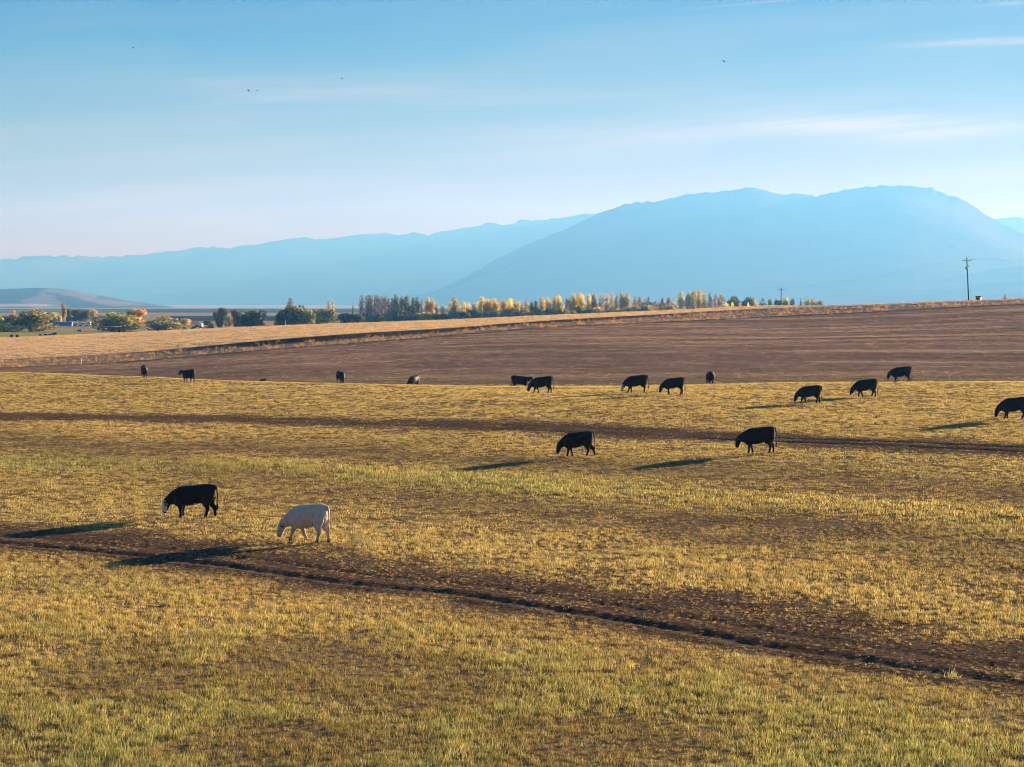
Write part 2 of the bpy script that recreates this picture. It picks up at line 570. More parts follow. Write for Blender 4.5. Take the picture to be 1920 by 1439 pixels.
# hill: drill rows that run across the slope
rowc = YY + 0.06 * XX + (fbm(XX / 60, YY / 60, 15, 2) - 0.5) * 10
rows = fbm(XX / 70, rowc / 5.0, 14, 3)
rows2 = fbm(XX / 30, rowc / 11.0, 18, 3)
hill = np.broadcast_to(HILLSOIL, gcol.shape).copy()
hill = lerp(hill, HILLSTRAW, sstep(0.49, 0.70, 0.55 * rows + 0.3 * rows2 + 0.15 * n_hi) * (0.30 + 0.55 * sstep(-50, 50, XX)))
hill = lerp(hill, HILLSOIL * 0.6, (1 - sstep(0.34, 0.47, 0.6 * rows + 0.4 * rows2)) * 0.32)
hill = hill * (0.78 + 0.44 * fbm(XX / 16, YY / 9, 37, 3))[..., None]
hill = hill * (0.70 + 0.60 * fbm(XX / 4.5, YY / 5.5, 33, 3))[..., None]
hill = lerp(hill, HILLSOIL * 0.72, (1 - sstep(0.34, 0.50, n_far)) * 0.6)
oliv = (1 - sstep(12, 60, YY - wval)) * (0.55 + 0.45 * sstep(-60, 0, XX))
hill = lerp(hill, OLIVE, oliv * 0.8)
gcol = lerp(gcol, hill, past_crest)
inweed = sstep(-5, 1, YY - wb) * (1 - sstep(-2, 3, YY - wt))
gcol = lerp(gcol, WEED * 0.8, inweed)
foot_line = np.exp(-((YY - wb + 4) / 2.5) ** 2)  # thin darker line just in front of the weed strip, colour only
gcol = lerp(gcol, SOIL * 0.7, foot_line * 0.8)
bank = sstep(-1.5, 0, YY - wt) * (1 - sstep(2, 4, YY - wt))
gcol = lerp(gcol, SOIL * 0.75, bank * sstep(-70, -45, XX) * (1 - sstep(30, 80, XX)))
stubm = sstep(2.5, 6, YY - wt)
srow = fbm(XX / 70, (YY - 0.18 * XX) / 9, 19, 3)
stub = lerp(np.broadcast_to(STUB, gcol.shape).copy(), STUB * 0.72, (1 - sstep(0.32, 0.55, srow)) * 0.8)
stub = lerp(stub, C(0.30, 0.235, 0.14), np.exp(-((YY - wt - 26) / 9) ** 2) * (1 - sstep(-60, -20, XX)) * 0.8)
gcol = lerp(gcol, stub, stubm)
pm = sstep(-4, 8, YY - wsc - 6)
tx = XX / np.maximum(YY, 1)
gcol = lerp(gcol, lerp(np.broadcast_to(PAST, gcol.shape).copy(), FPAST * 1.1, sstep(780, 860, YY)), pm)
# far plain: strips of farmland, a blue-black band, a pale far end
farm = sstep(1000, 1060, YY)
fd = YY + (fbm(XX / 500, YY / 900, 25, 2) - 0.5) * 260
strip = np.broadcast_to(C(0.34, 0.27, 0.17), gcol.shape).copy()
strip = lerp(strip, C(0.035, 0.045, 0.05), sstep(1420, 1450, YY) * (1 - sstep(2000, 2060, YY)) * (1 - (tx > -0.235) * (tx < -0.172)))
strip = lerp(strip, C(0.36, 0.27, 0.19), sstep(2060, 2100, YY))
strip = lerp(strip, C(0.055, 0.085, 0.04), sstep(2750, 2900, fd))
strip = lerp(strip, C(0.13, 0.19, 0.06), sstep(2750, 2800, YY) * (1 - sstep(3400, 3500, YY)) * sstep(-0.20, -0.17, tx) * 0 + sstep(3000, 3100, fd) * (1 - sstep(-0.23, -0.17, tx)) * (1 - sstep(4200, 4300, fd)))
strip = lerp(strip, C(0.42, 0.36, 0.30), sstep(5000, 5400, YY))
gcol = lerp(gcol, strip, farm)
gcol *= (0.82 + 0.36 * n_hi)[..., None]

cov = np.clip(np.maximum(FLD['soil'], FLD['msoil']), 0, 1)

idx = np.arange(nB * nR).reshape(nB, nR)
q = np.stack([idx[:-1, :-1], idx[1:, :-1], idx[1:, 1:], idx[:-1, 1:]], -1).reshape(-1, 4)
gm = bpy.data.meshes.new('ground')
gm.vertices.add(nB * nR)
gm.vertices.foreach_set('co', np.stack([XX, YY, Z], -1).reshape(-1).astype(np.float32))
gm.loops.add(len(q) * 4)
gm.loops.foreach_set('vertex_index', q[:, ::-1].reshape(-1).astype(np.int32))
gm.polygons.add(len(q))
gm.polygons.foreach_set('loop_start', (np.arange(len(q)) * 4).astype(np.int32))
gm.polygons.foreach_set('use_smooth', np.ones(len(q), bool))
gm.update(calc_edges=True)
ca = gm.attributes.new('field_color', 'FLOAT_COLOR', 'POINT')
ca.data.foreach_set('color', np.concatenate([gcol.reshape(-1, 3), np.ones((nB * nR, 1))], 1).reshape(-1).astype(np.float32))

gmat, gb = principled('field_earth', (0.2, 0.15, 0.08), 1.0, 0.0)
t = gmat.node_tree
at_n = N(t, 'ShaderNodeAttribute', attribute_name='field_color')
tco = N(t, 'ShaderNodeTexCoord')
gn1 = noise(t, tco.outputs['Object'], 5.0, 6, 0.7)
gn2 = noise(t, tco.outputs['Object'], 0.45, 5, 0.65)
g1 = mixc(t, 1.0, at_n.outputs['Color'], ramp(t, gn1, [(0.38, (0.42, 0.41, 0.41)), (0.62, (1.55, 1.52, 1.46))]), 'MULTIPLY')
g2 = mixc(t, 1.0, g1, ramp(t, gn2, [(0.3, (0.72, 0.70, 0.68)), (0.7, (1.25, 1.25, 1.22))]), 'MULTIPLY')
t.links.new(g2, gb.inputs['Base Color'])
gn3 = noise(t, tco.outputs['Object'], 19.0, 4, 0.65)
g2 = mixc(t, 1.0, g2, ramp(t, gn3, [(0.38, (0.55, 0.54, 0.53)), (0.62, (1.45, 1.44, 1.42))]), 'MULTIPLY')
t.links.new(g2, gb.inputs['Base Color'])
bmp = N(t, 'ShaderNodeBump')
bmp.inputs['Strength'].default_value = 0.7
bmp.inputs['Distance'].default_value = 0.06
t.links.new(gn1, bmp.inputs['Height'])
t.links.new(bmp.outputs[0], gb.inputs['Normal'])
go = link('ground', gm, gmat)
tag(go, kind='structure')

# ------------------------------------------------------------------ mountains and the low hill on the left


def ridge_mesh(name, pts, d_ridge, d_foot, d_back, seed, nb=520, nd=56, z0=-14, gully=0.28, jag=0.0026):
    """a range whose crest follows (bearing px, row px) points, with spurs and gullies on its face"""
    pu = np.array([p[0] for p in pts], float); pv = np.array([p[1] for p in pts], float)
    uu = np.linspace(pu[0], pu[-1], nb)
    rowv = np.interp(uu, pu, pv)
    kk = np.hanning(7); kk /= kk.sum()
    rowv = np.convolve(np.pad(rowv, 3, mode='edge'), kk, 'valid')
    tt_ = (uu - 960) / F
    crest_y = d_ridge * (1 + 0.05 * (fbm(uu / 260, uu * 0, seed, 2) - 0.5))
    k2 = np.hanning(91); k2 /= k2.sum()
    smooth = lambda q: np.convolve(np.pad(q, 45, mode='edge'), k2, 'valid')
    zfine = (VH - rowv) / F * crest_y + (fbm(uu / 13 + 0.6 * np.sin(uu / 31), uu * 0 + 3, seed + 3, 4, 0.6) - 0.5) * jag * d_ridge
    zfine = np.maximum(zfine, z0)
    zsoft = np.minimum(np.maximum(smooth((VH - rowv) / F * crest_y), z0), zfine + 0.02 * np.maximum(zfine - z0, 1))
    k3 = np.hanning(25); k3 /= k3.sum()
    zsoft = np.convolve(np.pad(zsoft, 12, mode='edge'), k3, 'valid')
    prm = np.linspace(-1, 1, nd | 1)
    prm = np.sign(prm) * np.abs(prm) ** 1.6
    nd = len(prm)           # -1 foot in front, 0 crest, 1 back
    V = np.zeros((nb, nd, 3))
    for j, p in enumerate(prm):
        if p <= 0:
            yy = crest_y + (d_foot - crest_y) * (-p)
            prof = (1 - (-p)) ** 1.25
        else:
            yy = crest_y + (d_back - crest_y) * p
            prof = (1 - p) ** 1.4
        xx = tt_ * yy
        wgt = math.exp(-(p / 0.03) ** 2)
        zc = zsoft + (zfine - zsoft) * wgt
        g = fbm((xx + .6 * yy) / (0.040 * d_ridge), (yy - .5 * xx) / (0.050 * d_ridge), seed + 7, 4) - 0.5
        amp = gully * 4 * abs(p) * (1 - abs(p))
        V[:, j, 0] = xx
        V[:, j, 1] = yy
        V[:, j, 2] = z0 + (zc - z0) * np.clip(prof + g * amp * (0.4 + 0.6 * prof), 0, 1)
    ii = np.arange(nb * nd).reshape(nb, nd)
    qq = np.stack([ii[:-1, :-1], ii[1:, :-1], ii[1:, 1:], ii[:-1, 1:]], -1).reshape(-1, 4)
    me = bpy.data.meshes.new(name)
    me.from_pydata(V.reshape(-1, 3).tolist(), [], qq[:, ::-1].tolist())
    me.polygons.foreach_set('use_smooth', [True] * len(me.polygons))
    me.update()
    return me, V


def rock_mat(name, a, b, scale):
    m, bb = principled(name, a, 1.0, 0.0)
    tr = m.node_tree
    tcn = N(tr, 'ShaderNodeTexCoord')
    n1 = noise(tr, tcn.outputs['Object'], scale, 6, 0.6, 0.5)
    tr.links.new(ramp(tr, n1, [(0.38, a), (0.62, b)]), bb.inputs['Base Color'])
    return m


MASSIF = [(640, 580), (760, 560), (830, 541), (870, 521), (960, 471), (1060, 430), (1110, 408), (1160, 388), (1185, 381), (1230, 378), (1255, 372), (1320, 361), (1370, 358), (1410, 352), (1440, 361),
          (1470, 367), (1500, 364), (1530, 369), (1560, 363), (1600, 354), (1650, 348), (1690, 351), (1740, 352), (1800, 375), (1835, 395), (1860, 412), (1900, 432), (1960, 465), (2060, 500), (2200, 540), (2400, 580)]
BACK = [(-600, 500), (-300, 492), (0, 487), (80, 480), (130, 480), (200, 482), (240, 480), (300, 474), (400, 463), (430, 465), (460, 463), (500, 456), (550, 449), (580, 447), (610, 449), (690, 440), (750, 439), (780, 438),
        (810, 441), (850, 430), (890, 424), (920, 418), (945, 424), (980, 413), (1020, 415), (1060, 406), (1100, 402), (1250, 400), (1500, 420), (1700, 430), (1855, 414), (1880, 408), (1905, 407), (1930, 411), (2000, 425), (2200, 440), (2500, 470)]
FOOT = [(1300, 578), (1440, 548), (1560, 530), (1640, 520), (1700, 512), (1760, 507), (1830, 508), (1920, 500), (2100, 490), (2400, 520)]
FOOT2 = [(1560, 566), (1680, 545), (1750, 530), (1800, 520), (1860, 510), (1920, 504), (2050, 500), (2300, 540)]
mm = rock_mat('mountain_slope', (0.060, 0.050, 0.040), (0.150, 0.110, 0.080), 0.0007)
mm2 = rock_mat('foothill_slope', (0.060, 0.052, 0.042), (0.13, 0.10, 0.075), 0.0015)
for nm, pts, dr, df, db, sd, mt in (('mountain', BACK, 19300, 16300, 20250, 3, mm), ('mountain', MASSIF, 14800, 11000, 16200, 9, mm),
                                    ('foothill', FOOT, 12600, 9800, 14000, 13, mm2)):
    me, _ = ridge_mesh(nm, pts, dr, df, db, sd, gully=.16 if nm == 'mountain' else .05, jag=.0022 if nm == 'mountain' else .0006)
    tag(link(nm, me, mt), kind='structure')

HILL = [(-420, 572), (-250, 560), (-120, 550), (-40, 545), (0, 543), (45, 541), (85, 540), (110, 541), (140, 545), (175, 552), (215, 559), (260, 566), (300, 572), (335, 577), (380, 583)]
hm_, HV = ridge_mesh('hill', HILL, 8000, 6000, 9900, 21, nb=260, nd=60, gully=0.10, jag=0.0004)
hmat, hb = principled('hill_grass', (0.2, 0.2, 0.1), 1.0, 0.0)
hx, hy, hz = HV[..., 0], HV[..., 1], HV[..., 2]
hu = hx / hy
p_face = (hy - 6000) / 2000
fa = fbm(hx / 260, hy / 330, 5, 3)
hpx = 960 + hu * F + (fbm(hx / 90, hy / 160, 58, 3) - .5) * 30
d1 = 1 - sstep(56, 72, hpx + 18 * np.sin(p_face * 5))
d2 = sstep(-6, 6, hpx - 86 - (0.95 - p_face) * 45) * (1 - sstep(-.06, .06, p_face - 0.96 + (hpx - 86) / 170))
d3 = sstep(.48, .56, fbm(hx / 200, p_face * 4, 61, 2)) * (hpx > 180) * .7
hc = np.broadcast_to(C(0.215, 0.185, 0.155), hx.shape + (3,)).copy()
hc = lerp(hc, C(0.05, 0.07, 0.07), np.clip(np.maximum(np.maximum(d1, d2) * .92, d3), 0, 1))
hc = lerp(hc, C(0.60, 0.46, 0.37), np.exp(-((p_face - 0.20) / 0.07) ** 2) * (1 - sstep(75, 100, hpx)))
hc *= (0.8 + 0.4 * fa)[..., None]
hat = hm_.attributes.new('field_color', 'FLOAT_COLOR', 'POINT')
hat.data.foreach_set('color', np.concatenate([hc.reshape(-1, 3), np.ones((hc.size // 3, 1))], 1).reshape(-1).astype(np.float32))
ha = N(hmat.node_tree, 'ShaderNodeAttribute', attribute_name='field_color')
hmat.node_tree.links.new(ha.outputs['Color'], hb.inputs['Base Color'])
tag(link('hill', hm_, hmat), kind='structure')

# ------------------------------------------------------------------ haze: the air over the whole valley
HZ_D = 1.05e-4
hb_ = MB()
hb_.box((0, 0, (1000 - 18) / 2), (40800, 40800, 1018))
hzm = bpy.data.materials.new('haze_air')
hzm.use_nodes = True
ht = hzm.node_tree
ht.nodes.clear()
pv_ = N(ht, 'ShaderNodeVolumePrincipled')
pv_.inputs['Color'].default_value = (0.102, 0.368, 0.87, 1)
pv_.inputs['Absorption Color'].default_value = (1.0, 0.5, 0.0, 1)
pv_.inputs['Density'].default_value = HZ_D
pv_.inputs['Anisotropy'].default_value = 0.26
ho_ = N(ht, 'ShaderNodeOutputMaterial')
ht.links.new(pv_.outputs[0], ho_.inputs['Volume'])
haze = link('haze', hb_.mesh('haze'), hzm)
tag(haze, 'thin blue haze filling the valley air up to the mountains', 'haze', kind='stuff')


# ------------------------------------------------------------------ foliage and grass materials
def leafy(name, base, tip=None, inst=False, trans=0.58, var=0.25):
    m = bpy.data.materials.new(name)
    m.use_nodes = True
    tr = m.node_tree
    tr.nodes.clear()
    out = N(tr, 'ShaderNodeOutputMaterial')
    a = N(tr, 'ShaderNodeAttribute', attribute_name='leaf_tone')
    c = ramp(tr, a.outputs['Fac'], [(0.0, tuple(x * (1 - var) for x in base)), (1.0, tuple(min(1, x * (1 + var)) for x in (tip or base)))])
    if inst:
        ti = N(tr, 'ShaderNodeAttribute', attribute_name='tint', attribute_type='INSTANCER')
        c = mixc(tr, 1.0, c, ti.outputs['Color'], 'MULTIPLY')
    else:
        oi = N(tr, 'ShaderNodeObjectInfo')
        hs = N(tr, 'ShaderNodeHueSaturation')
        tr.links.new(c, hs.inputs['Color'])
        tr.links.new(mth(tr, 'MULTIPLY_ADD', oi.outputs['Random'], 0.03, 0.485), hs.inputs['Hue'])
        tr.links.new(mth(tr, 'MULTIPLY_ADD', oi.outputs['Random'], 0.4, 0.8), hs.inputs['Value'])
        c = hs.outputs[0]
    d = N(tr, 'ShaderNodeBsdfDiffuse')
    tl = N(tr, 'ShaderNodeBsdfTranslucent')
    tr.links.new(c, d.inputs[0])
    tr.links.new(c, tl.inputs[0])
    mx = N(tr, 'ShaderNodeMixShader')
    mx.inputs[0].default_value = trans
    tr.links.new(d.outputs[0], mx.inputs[1])
    tr.links.new(tl.outputs[0], mx.inputs[2])
    tr.links.new(mx.outputs[0], out.inputs[0])
    return m


def set_tone(me, tones):
    a_ = me.attributes.new('leaf_tone', 'FLOAT', 'POINT')
    a_.data.foreach_set('value', np.asarray(tones, np.float32))


def tuft_mesh(name, n, spread, h0, h1, width, lean, rnd, curl=0.3):
    vs_, fs, tn = [], [], []
    for i in range(n):
        a = rnd.uniform(0, 2 * math.pi); r = spread * math.sqrt(rnd.random())
        bx, by = r * math.cos(a), r * math.sin(a)
        h = rnd.uniform(h0, h1) * (1 - 0.35 * r / max(spread, 1e-3))
        la = rnd.uniform(0, 2 * math.pi); ln = rnd.gauss(0, lean) * h
        wa = rnd.uniform(0, math.pi); w = width * rnd.uniform(0.7, 1.3)
        wx, wy = math.cos(wa) * w / 2, math.sin(wa) * w / 2
        mx_, my_ = bx + math.cos(la) * ln * curl, by + math.sin(la) * ln * curl
        ex, ey = bx + math.cos(la) * ln, by + math.sin(la) * ln
        k = len(vs_)
        vs_ += [(bx - wx, by - wy, -0.03), (bx + wx, by + wy, -0.03), (mx_ + wx * .8, my_ + wy * .8, h * .55), (mx_ - wx * .8, my_ - wy * .8, h * .55), (ex, ey, h)]
        fs += [(k, k + 1, k + 2, k + 3), (k + 3, k + 2, k + 4)]
        tv = rnd.random()
        tn += [tv * .6, tv * .6, tv * .8 + .1, tv * .8 + .1, tv * .7 + .3]
    me = mesh_from(name, vs_, fs)
    set_tone(me, tn)
    return me


def scatter(name, pts, rot, scl, tint, var, protos, label, cat):
    """one mass of plants: tufts set on points, each with its own turn, size and colour"""
    pc = bpy.data.collections.new(name + '_tufts')
    for i, pm_ in enumerate(protos):
        ob = bpy.data.objects.new('%s_tuft_%02d' % (name, i), pm_)
        pc.objects.link(ob)
    me = bpy.data.meshes.new(name)
    me.vertices.add(len(pts))
    me.vertices.foreach_set('co', pts.reshape(-1).astype(np.float32))
    for an, ty, arr in (('rot', 'FLOAT_VECTOR', rot), ('scl', 'FLOAT_VECTOR', scl), ('tint', 'FLOAT_COLOR', tint)):
        a_ = me.attributes.new(an, ty, 'POINT')
        a_.data.foreach_set('color' if ty == 'FLOAT_COLOR' else 'vector', arr.reshape(-1).astype(np.float32))
    a_ = me.attributes.new('var', 'INT', 'POINT')
    a_.data.foreach_set('value', var.astype(np.int32))
    o = bpy.data.objects.new(name, me)
    COL.objects.link(o)
    g = bpy.data.node_groups.new(name + '_nodes', 'GeometryNodeTree')
    g.interface.new_socket('Geometry', in_out='INPUT', socket_type='NodeSocketGeometry')
    g.interface.new_socket('Geometry', in_out='OUTPUT', socket_type='NodeSocketGeometry')
    gi, go_ = N(g, 'NodeGroupInput'), N(g, 'NodeGroupOutput')
    m2p = N(g, 'GeometryNodeMeshToPoints')
    iop = N(g, 'GeometryNodeInstanceOnPoints')
    cin = N(g, 'GeometryNodeCollectionInfo')
    cin.inputs['Collection'].default_value = pc
    cin.inputs['Separate Children'].default_value = True
    cin.inputs['Reset Children'].default_value = True
    iop.inputs['Pick Instance'].default_value = True

    def na(nm, ty):
        n = N(g, 'GeometryNodeInputNamedAttribute', data_type=ty)
        n.inputs['Name'].default_value = nm
        return n.outputs['Attribute']
    g.links.new(gi.outputs[0], m2p.inputs['Mesh'])
    g.links.new(m2p.outputs[0], iop.inputs['Points'])
    g.links.new(cin.outputs[0], iop.inputs['Instance'])
    g.links.new(na('var', 'INT'), iop.inputs['Instance Index'])
    g.links.new(na('rot', 'FLOAT_VECTOR'), iop.inputs['Rotation'])
    g.links.new(na('scl', 'FLOAT_VECTOR'), iop.inputs['Scale'])
    g.links.new(iop.outputs[0], go_.inputs[0])
    md = o.modifiers.new('tufts', 'NODES')
    md.node_group = g
    tag(o, label, cat, kind='stuff')
    return o


rnd = random.Random(3)
GM = leafy('dry_grass_blade', (0.66, 0.55, 0.34), (0.86, 0.74, 0.47), inst=True, trans=0.42, var=0.40)
near_tufts = [tuft_mesh('grass_tuft', 20, 0.20, 0.12, 0.30, 0.011, 0.38, rnd) for _ in range(6)]
near_tufts += [tuft_mesh('grass_stalks', 7, 0.22, 0.30, 0.52, 0.008, 0.22, rnd) for _ in range(2)]
far_tufts = [tuft_mesh('grass_tuft', 18, 0.36, 0.12, 0.26, 0.020, 0.4, rnd) for _ in range(5)]
for m_ in near_tufts + far_tufts:
    m_.materials.append(GM)


def sample_ring(r0, r1, dens_fn, half=R(19.5)):
    """random points in front of the camera between two distances; dens_fn(r) per square metre"""
    area = half * (r1 * r1 - r0 * r0)
    dm = max(dens_fn(r0), dens_fn(r1))
    n = int(area * dm)
    r = np.sqrt(RNG.random(n) * (r1 * r1 - r0 * r0) + r0 * r0)
    b = (RNG.random(n) * 2 - 1) * half
    keep = RNG.random(n) * dm < np.vectorize(dens_fn)(r) if n < 1000 else RNG.random(n) * dm < dens_fn(r)
    r, b = r[keep], b[keep]
    return np.sin(b) * r, np.cos(b) * r


def grass_points(r0, r1, dens, base_scale, half):
    x, y = sample_ring(r0, r1, dens, half)
    f = field(x, y)
    lo = fbm(x / 8, y / 8, 3, 4)
    hi = fbm(x / 1.6, y / 1.6, 6, 3)
    soil = np.clip(np.maximum(f['soil'], f['msoil']), 0, 1)
    weedy = sstep(-5.5, -3.0, f['rut']) * (1 - sstep(-0.6, -0.1, f['rut']))      # ragged red weeds below the wheel rut
    f['weedy'] = weedy
    p = 1.0 - 0.62 * np.maximum(f['soil'], 0.85 * f['msoil']) - 0.10 * f['patch'] - 0.18 * f['brown']
    p = np.clip(p, 0.06, 1)
    p = p * (0.58 + 0.75 * sstep(0.34, 0.62, hi))
    p = p * (1 - np.exp(-(f['rut'] / 0.42) ** 2))
    k = RNG.random(len(x)) < p
    x, y, lo, hi, soil = x[k], y[k], lo[k], hi[k], soil[k]
    f = {a: b[k] for a, b in f.items()}
    n = len(x)
    z = zat(x, y)
    rr = np.hypot(x, y)
    # how green: lush strip, the foreground, and loose patches
    fg = 1 - sstep(38, 58, rr + (lo - 0.5) * 40)
    g = np.clip(0.05 + 0.55 * f['lush'] + (0.74 - 0.10 * sstep(-6, 4, x)) * fg + 0.9 * (lo - 0.5) + 0.5 * (hi - .5), 0, 1)
    g = g * (1 - 0.7 * soil) * (1 - 0.6 * f['patch'])
    straw = np.array([1.10, 0.865, 0.43]); green = np.array([0.66, 0.74, 0.34]); rust = np.array([0.78, 0.50, 0.32]); pale = np.array([1.14, 1.02, 0.70])
    col = straw + (green - straw) * g[:, None]
    red = (RNG.random(n) < 0.10 + 0.75 * np.clip(f['soil'] + f['msoil'] + 0.8 * f['weedy'] + 0.5 * f['patch'] + .5 * f['brown'], 0, 1)) * (.35 + .65 * RNG.random(n))
    col = col + (rust - col) * red[:, None] * 0.8
    pl = (RNG.random(n) < 0.10 + .3 * f['pale']) * RNG.random(n)
    col = col + (pale - col) * pl[:, None]
    col *= (1.02 - 0.13 * fg)[:, None] * ((0.46 + 0.66 * RNG.random(n)) * (1 - .28 * np.maximum(f['patch'], f['brown'])))[:, None]
    col = col * (1 + 0.06 * f['lush'])[:, None]
    s = base_scale * (0.55 + 0.6 * RNG.random(n)) * (1 - 0.58 * soil) * (1 - .25 * f['weedy']) * (0.74 + 0.62 * f['lush'] + 0.22 * fg + .35 * (hi - .5)) * (1 - .3 * f['patch']) * (1 - .25 * f['brown'])
    rot = np.stack([RNG.normal(0, 0.12, n), RNG.normal(0, 0.12, n), RNG.random(n) * 6.283], 1)
    scl = np.stack([s * 1.05, s * 1.05, s * (0.8 + 0.4 * RNG.random(n))], 1)
    return np.stack([x, y, z - 0.01], 1), rot, scl, np.concatenate([col, np.ones((n, 1))], 1)


P1 = grass_points(27, 78, lambda r: 70.0 - 0.75 * (r - 33), 0.80, R(29))
P2 = grass_points(78, 150, lambda r: 19.0 - 0.09 * (r - 78), 0.76, R(24))
P3 = grass_points(150, 262, lambda r: 6.5 - 0.02 * (r - 150), 0.85, R(20.5))


def cat_(a, b):
    return tuple(np.concatenate([x, y]) for x, y in zip(a, b))


V1 = np.where(RNG.random(len(P1[0])) < 0.10, RNG.integers(6, 8, len(P1[0])), RNG.integers(0, 6, len(P1[0])))
scatter('pasture_grass', *P1, V1, near_tufts, 'dry yellow and green pasture grass in the foreground', 'grass')
P23 = cat_(P2, P3)
scatter('pasture_grass', *P23, RNG.integers(0, 5, len(P23[0])), far_tufts, 'golden pasture grass around the grazing herd', 'grass')

# weeds along the bank, straw on the hill, stubble beyond
WM = leafy('dry_weed_stalk', (0.56, 0.39, 0.23), (0.80, 0.58, 0.36), inst=True, trans=0.35, var=0.3)
weeds = [tuft_mesh('weed_tuft', 16, 0.5, 0.35, 1.1, 0.04, 0.2, rnd) for _ in range(5)]
stubs = [tuft_mesh('straw_tuft', 16, 0.9, 0.12, 0.26, 0.06, 0.35, rnd) for _ in range(4)]
for m_ in weeds + stubs:
    m_.materials.append(WM)
x, y = sample_ring(340, 585, lambda r: 0.9 + 0 * r)
wb_, wt_, ws_, wv_, wc_ = weed_coord(x, y)
inside = sstep(-4, 0, y - wb_ + (fbm(x / 7, y / 7, 5, 2) - .5) * 5) * (1 - sstep(-1, 2.5, y - wt_))
right = sstep(60, 120, x)
inside = np.maximum(inside * (1 - .3 * right), sstep(-2, 2, y - wt_) * right * (y < ws_ + 1) * .35)
clump = fbm(x / 3, y / 3, 8, 2)
k = RNG.random(len(x)) < inside * (0.35 + 1.1 * sstep(.35, .65, clump))
x, y, clump = x[k], y[k], clump[k]
n = len(x)
s = (0.35 + 0.6 * RNG.random(n)) * (0.45 + 0.9 * clump)
tin = np.array([0.95, 0.80, 0.66]) * (0.55 + 0.6 * RNG.random(n))[:, None] + (RNG.random(n) < .2)[:, None] * np.array([.1, .02, -.05])
scatter('bank_weeds', np.stack([x, y, zat(x, y) - .05], 1), np.stack([RNG.normal(0, .1, n), RNG.normal(0, .1, n), RNG.random(n) * 6.28], 1),
        np.stack([s, s, s], 1), np.concatenate([tin, np.ones((n, 1))], 1), RNG.integers(0, 5, n), weeds, 'strip of tall dry tan weeds along the field bank', 'weeds')
x, y = sample_ring(225, 560, lambda r: 0.95 + 0 * r)
wb_, wt_, ws_, wv_, wc_ = weed_coord(x, y)
k = (y < wb_ - 2) & (y > wc_ + 12)
x, y = x[k], y[k]
rc = y + 0.06 * x + (fbm(x / 60, y / 60, 15, 2) - 0.5) * 10
rw = 0.6 * fbm(x / 70, rc / 5.0, 14, 3) + 0.4 * fbm(x / 30, rc / 11.0, 18, 3)
k = RNG.random(len(x)) < 0.12 + 0.88 * sstep(.47, .66, rw) * (.4 + .6 * sstep(-60, 60, x))
x, y = x[k], y[k]
n = len(x)
s = 0.38 + 0.5 * RNG.random(n)
tin = np.array([0.84, 0.72, 0.60]) * (0.45 + 0.55 * RNG.random(n))[:, None]
scatter('hill_straw', np.stack([x, y, zat(x, y) - .02], 1), np.stack([RNG.normal(0, .15, n), RNG.normal(0, .15, n), RNG.random(n) * 6.28], 1),
        np.stack([s * 1.3, s, s * .8], 1), np.concatenate([tin, np.ones((n, 1))], 1), RNG.integers(0, 4, n), stubs, 'sparse straw left in rows on the brown tilled slope', 'straw')
x, y = sample_ring(380, 700, lambda r: 0.36 + 0 * r)
wb_, wt_, ws_, wv_, wc_ = weed_coord(x, y)
k = (y > wt_ + 3) & (y < ws_ + 20) & (x < 75)
x, y = x[k], y[k]
n = len(x)
s = 0.7 + 0.6 * RNG.random(n)
tin = np.array([1.05, 0.98, 0.80]) * (0.75 + 0.4 * RNG.random(n))[:, None]
scatter('field_stubble', np.stack([x, y, zat(x, y) - .02], 1), np.stack([RNG.normal(0, .1, n), RNG.normal(0, .1, n), RNG.random(n) * 6.28], 1),
        np.stack([s * 1.4, s * 1.4, s * .8], 1), np.concatenate([tin, np.ones((n, 1))], 1), RNG.integers(0, 4, n), stubs, 'pale cut stubble covering the tan field beyond the bank', 'stubble')


# ------------------------------------------------------------------ cattle
HEADS = {   # neck and head: (x, z, half height, half width); the last six are the head from poll to nose
    'graze': [(0.52, 0.83, .37, .25), (0.67, 0.79, .315, .19), (0.80, 0.735, .262, .148), (0.92, 0.665, .215, .126), (1.02, 0.60, .182, .124), (1.085, 0.50, .165, .134), (1.125, 0.37, .136, .108), (1.155, 0.25, .114, .096), (1.17, 0.17, .096, .088), (1.175, 0.13, .058, .062)],
    'reach': [(0.52, 0.83, .37, .25), (0.68, 0.815, .312, .188), (0.82, 0.785, .258, .148), (0.945, 0.745, .212, .126), (1.05, 0.705, .180, .124), (1.11, 0.62, .165, .134), (1.145, 0.49, .136, .108), (1.17, 0.375, .114, .096), (1.18, 0.30, .096, .088), (1.18, 0.26, .058, .062)],
    'up': [(0.540, 0.880, 0.360, 0.250), (0.705, 1.010, 0.257, 0.168), (0.855, 1.135, 0.194, 0.122), (0.980, 1.255, 0.166, 0.114), (1.075, 1.330, 0.175, 0.125), (1.200, 1.310, 0.171, 0.137), (1.325, 1.240, 0.132, 0.106), (1.440, 1.170, 0.108, 0.092), (1.510, 1.120, 0.089, 0.082), (1.540, 1.100, 0.054, 0.059)],
    'low_up': [(0.540, 0.860, 0.360, 0.250), (0.705, 0.950, 0.270, 0.168), (0.875, 1.015, 0.198, 0.122), (1.000, 1.055, 0.166, 0.114), (1.095, 1.070, 0.175, 0.125), (1.200, 1.010, 0.171, 0.137), (1.295, 0.920, 0.132, 0.106), (1.380, 0.830, 0.108, 0.092), (1.430, 0.760, 0.089, 0.082), (1.450, 0.730, 0.054, 0.059)],
}
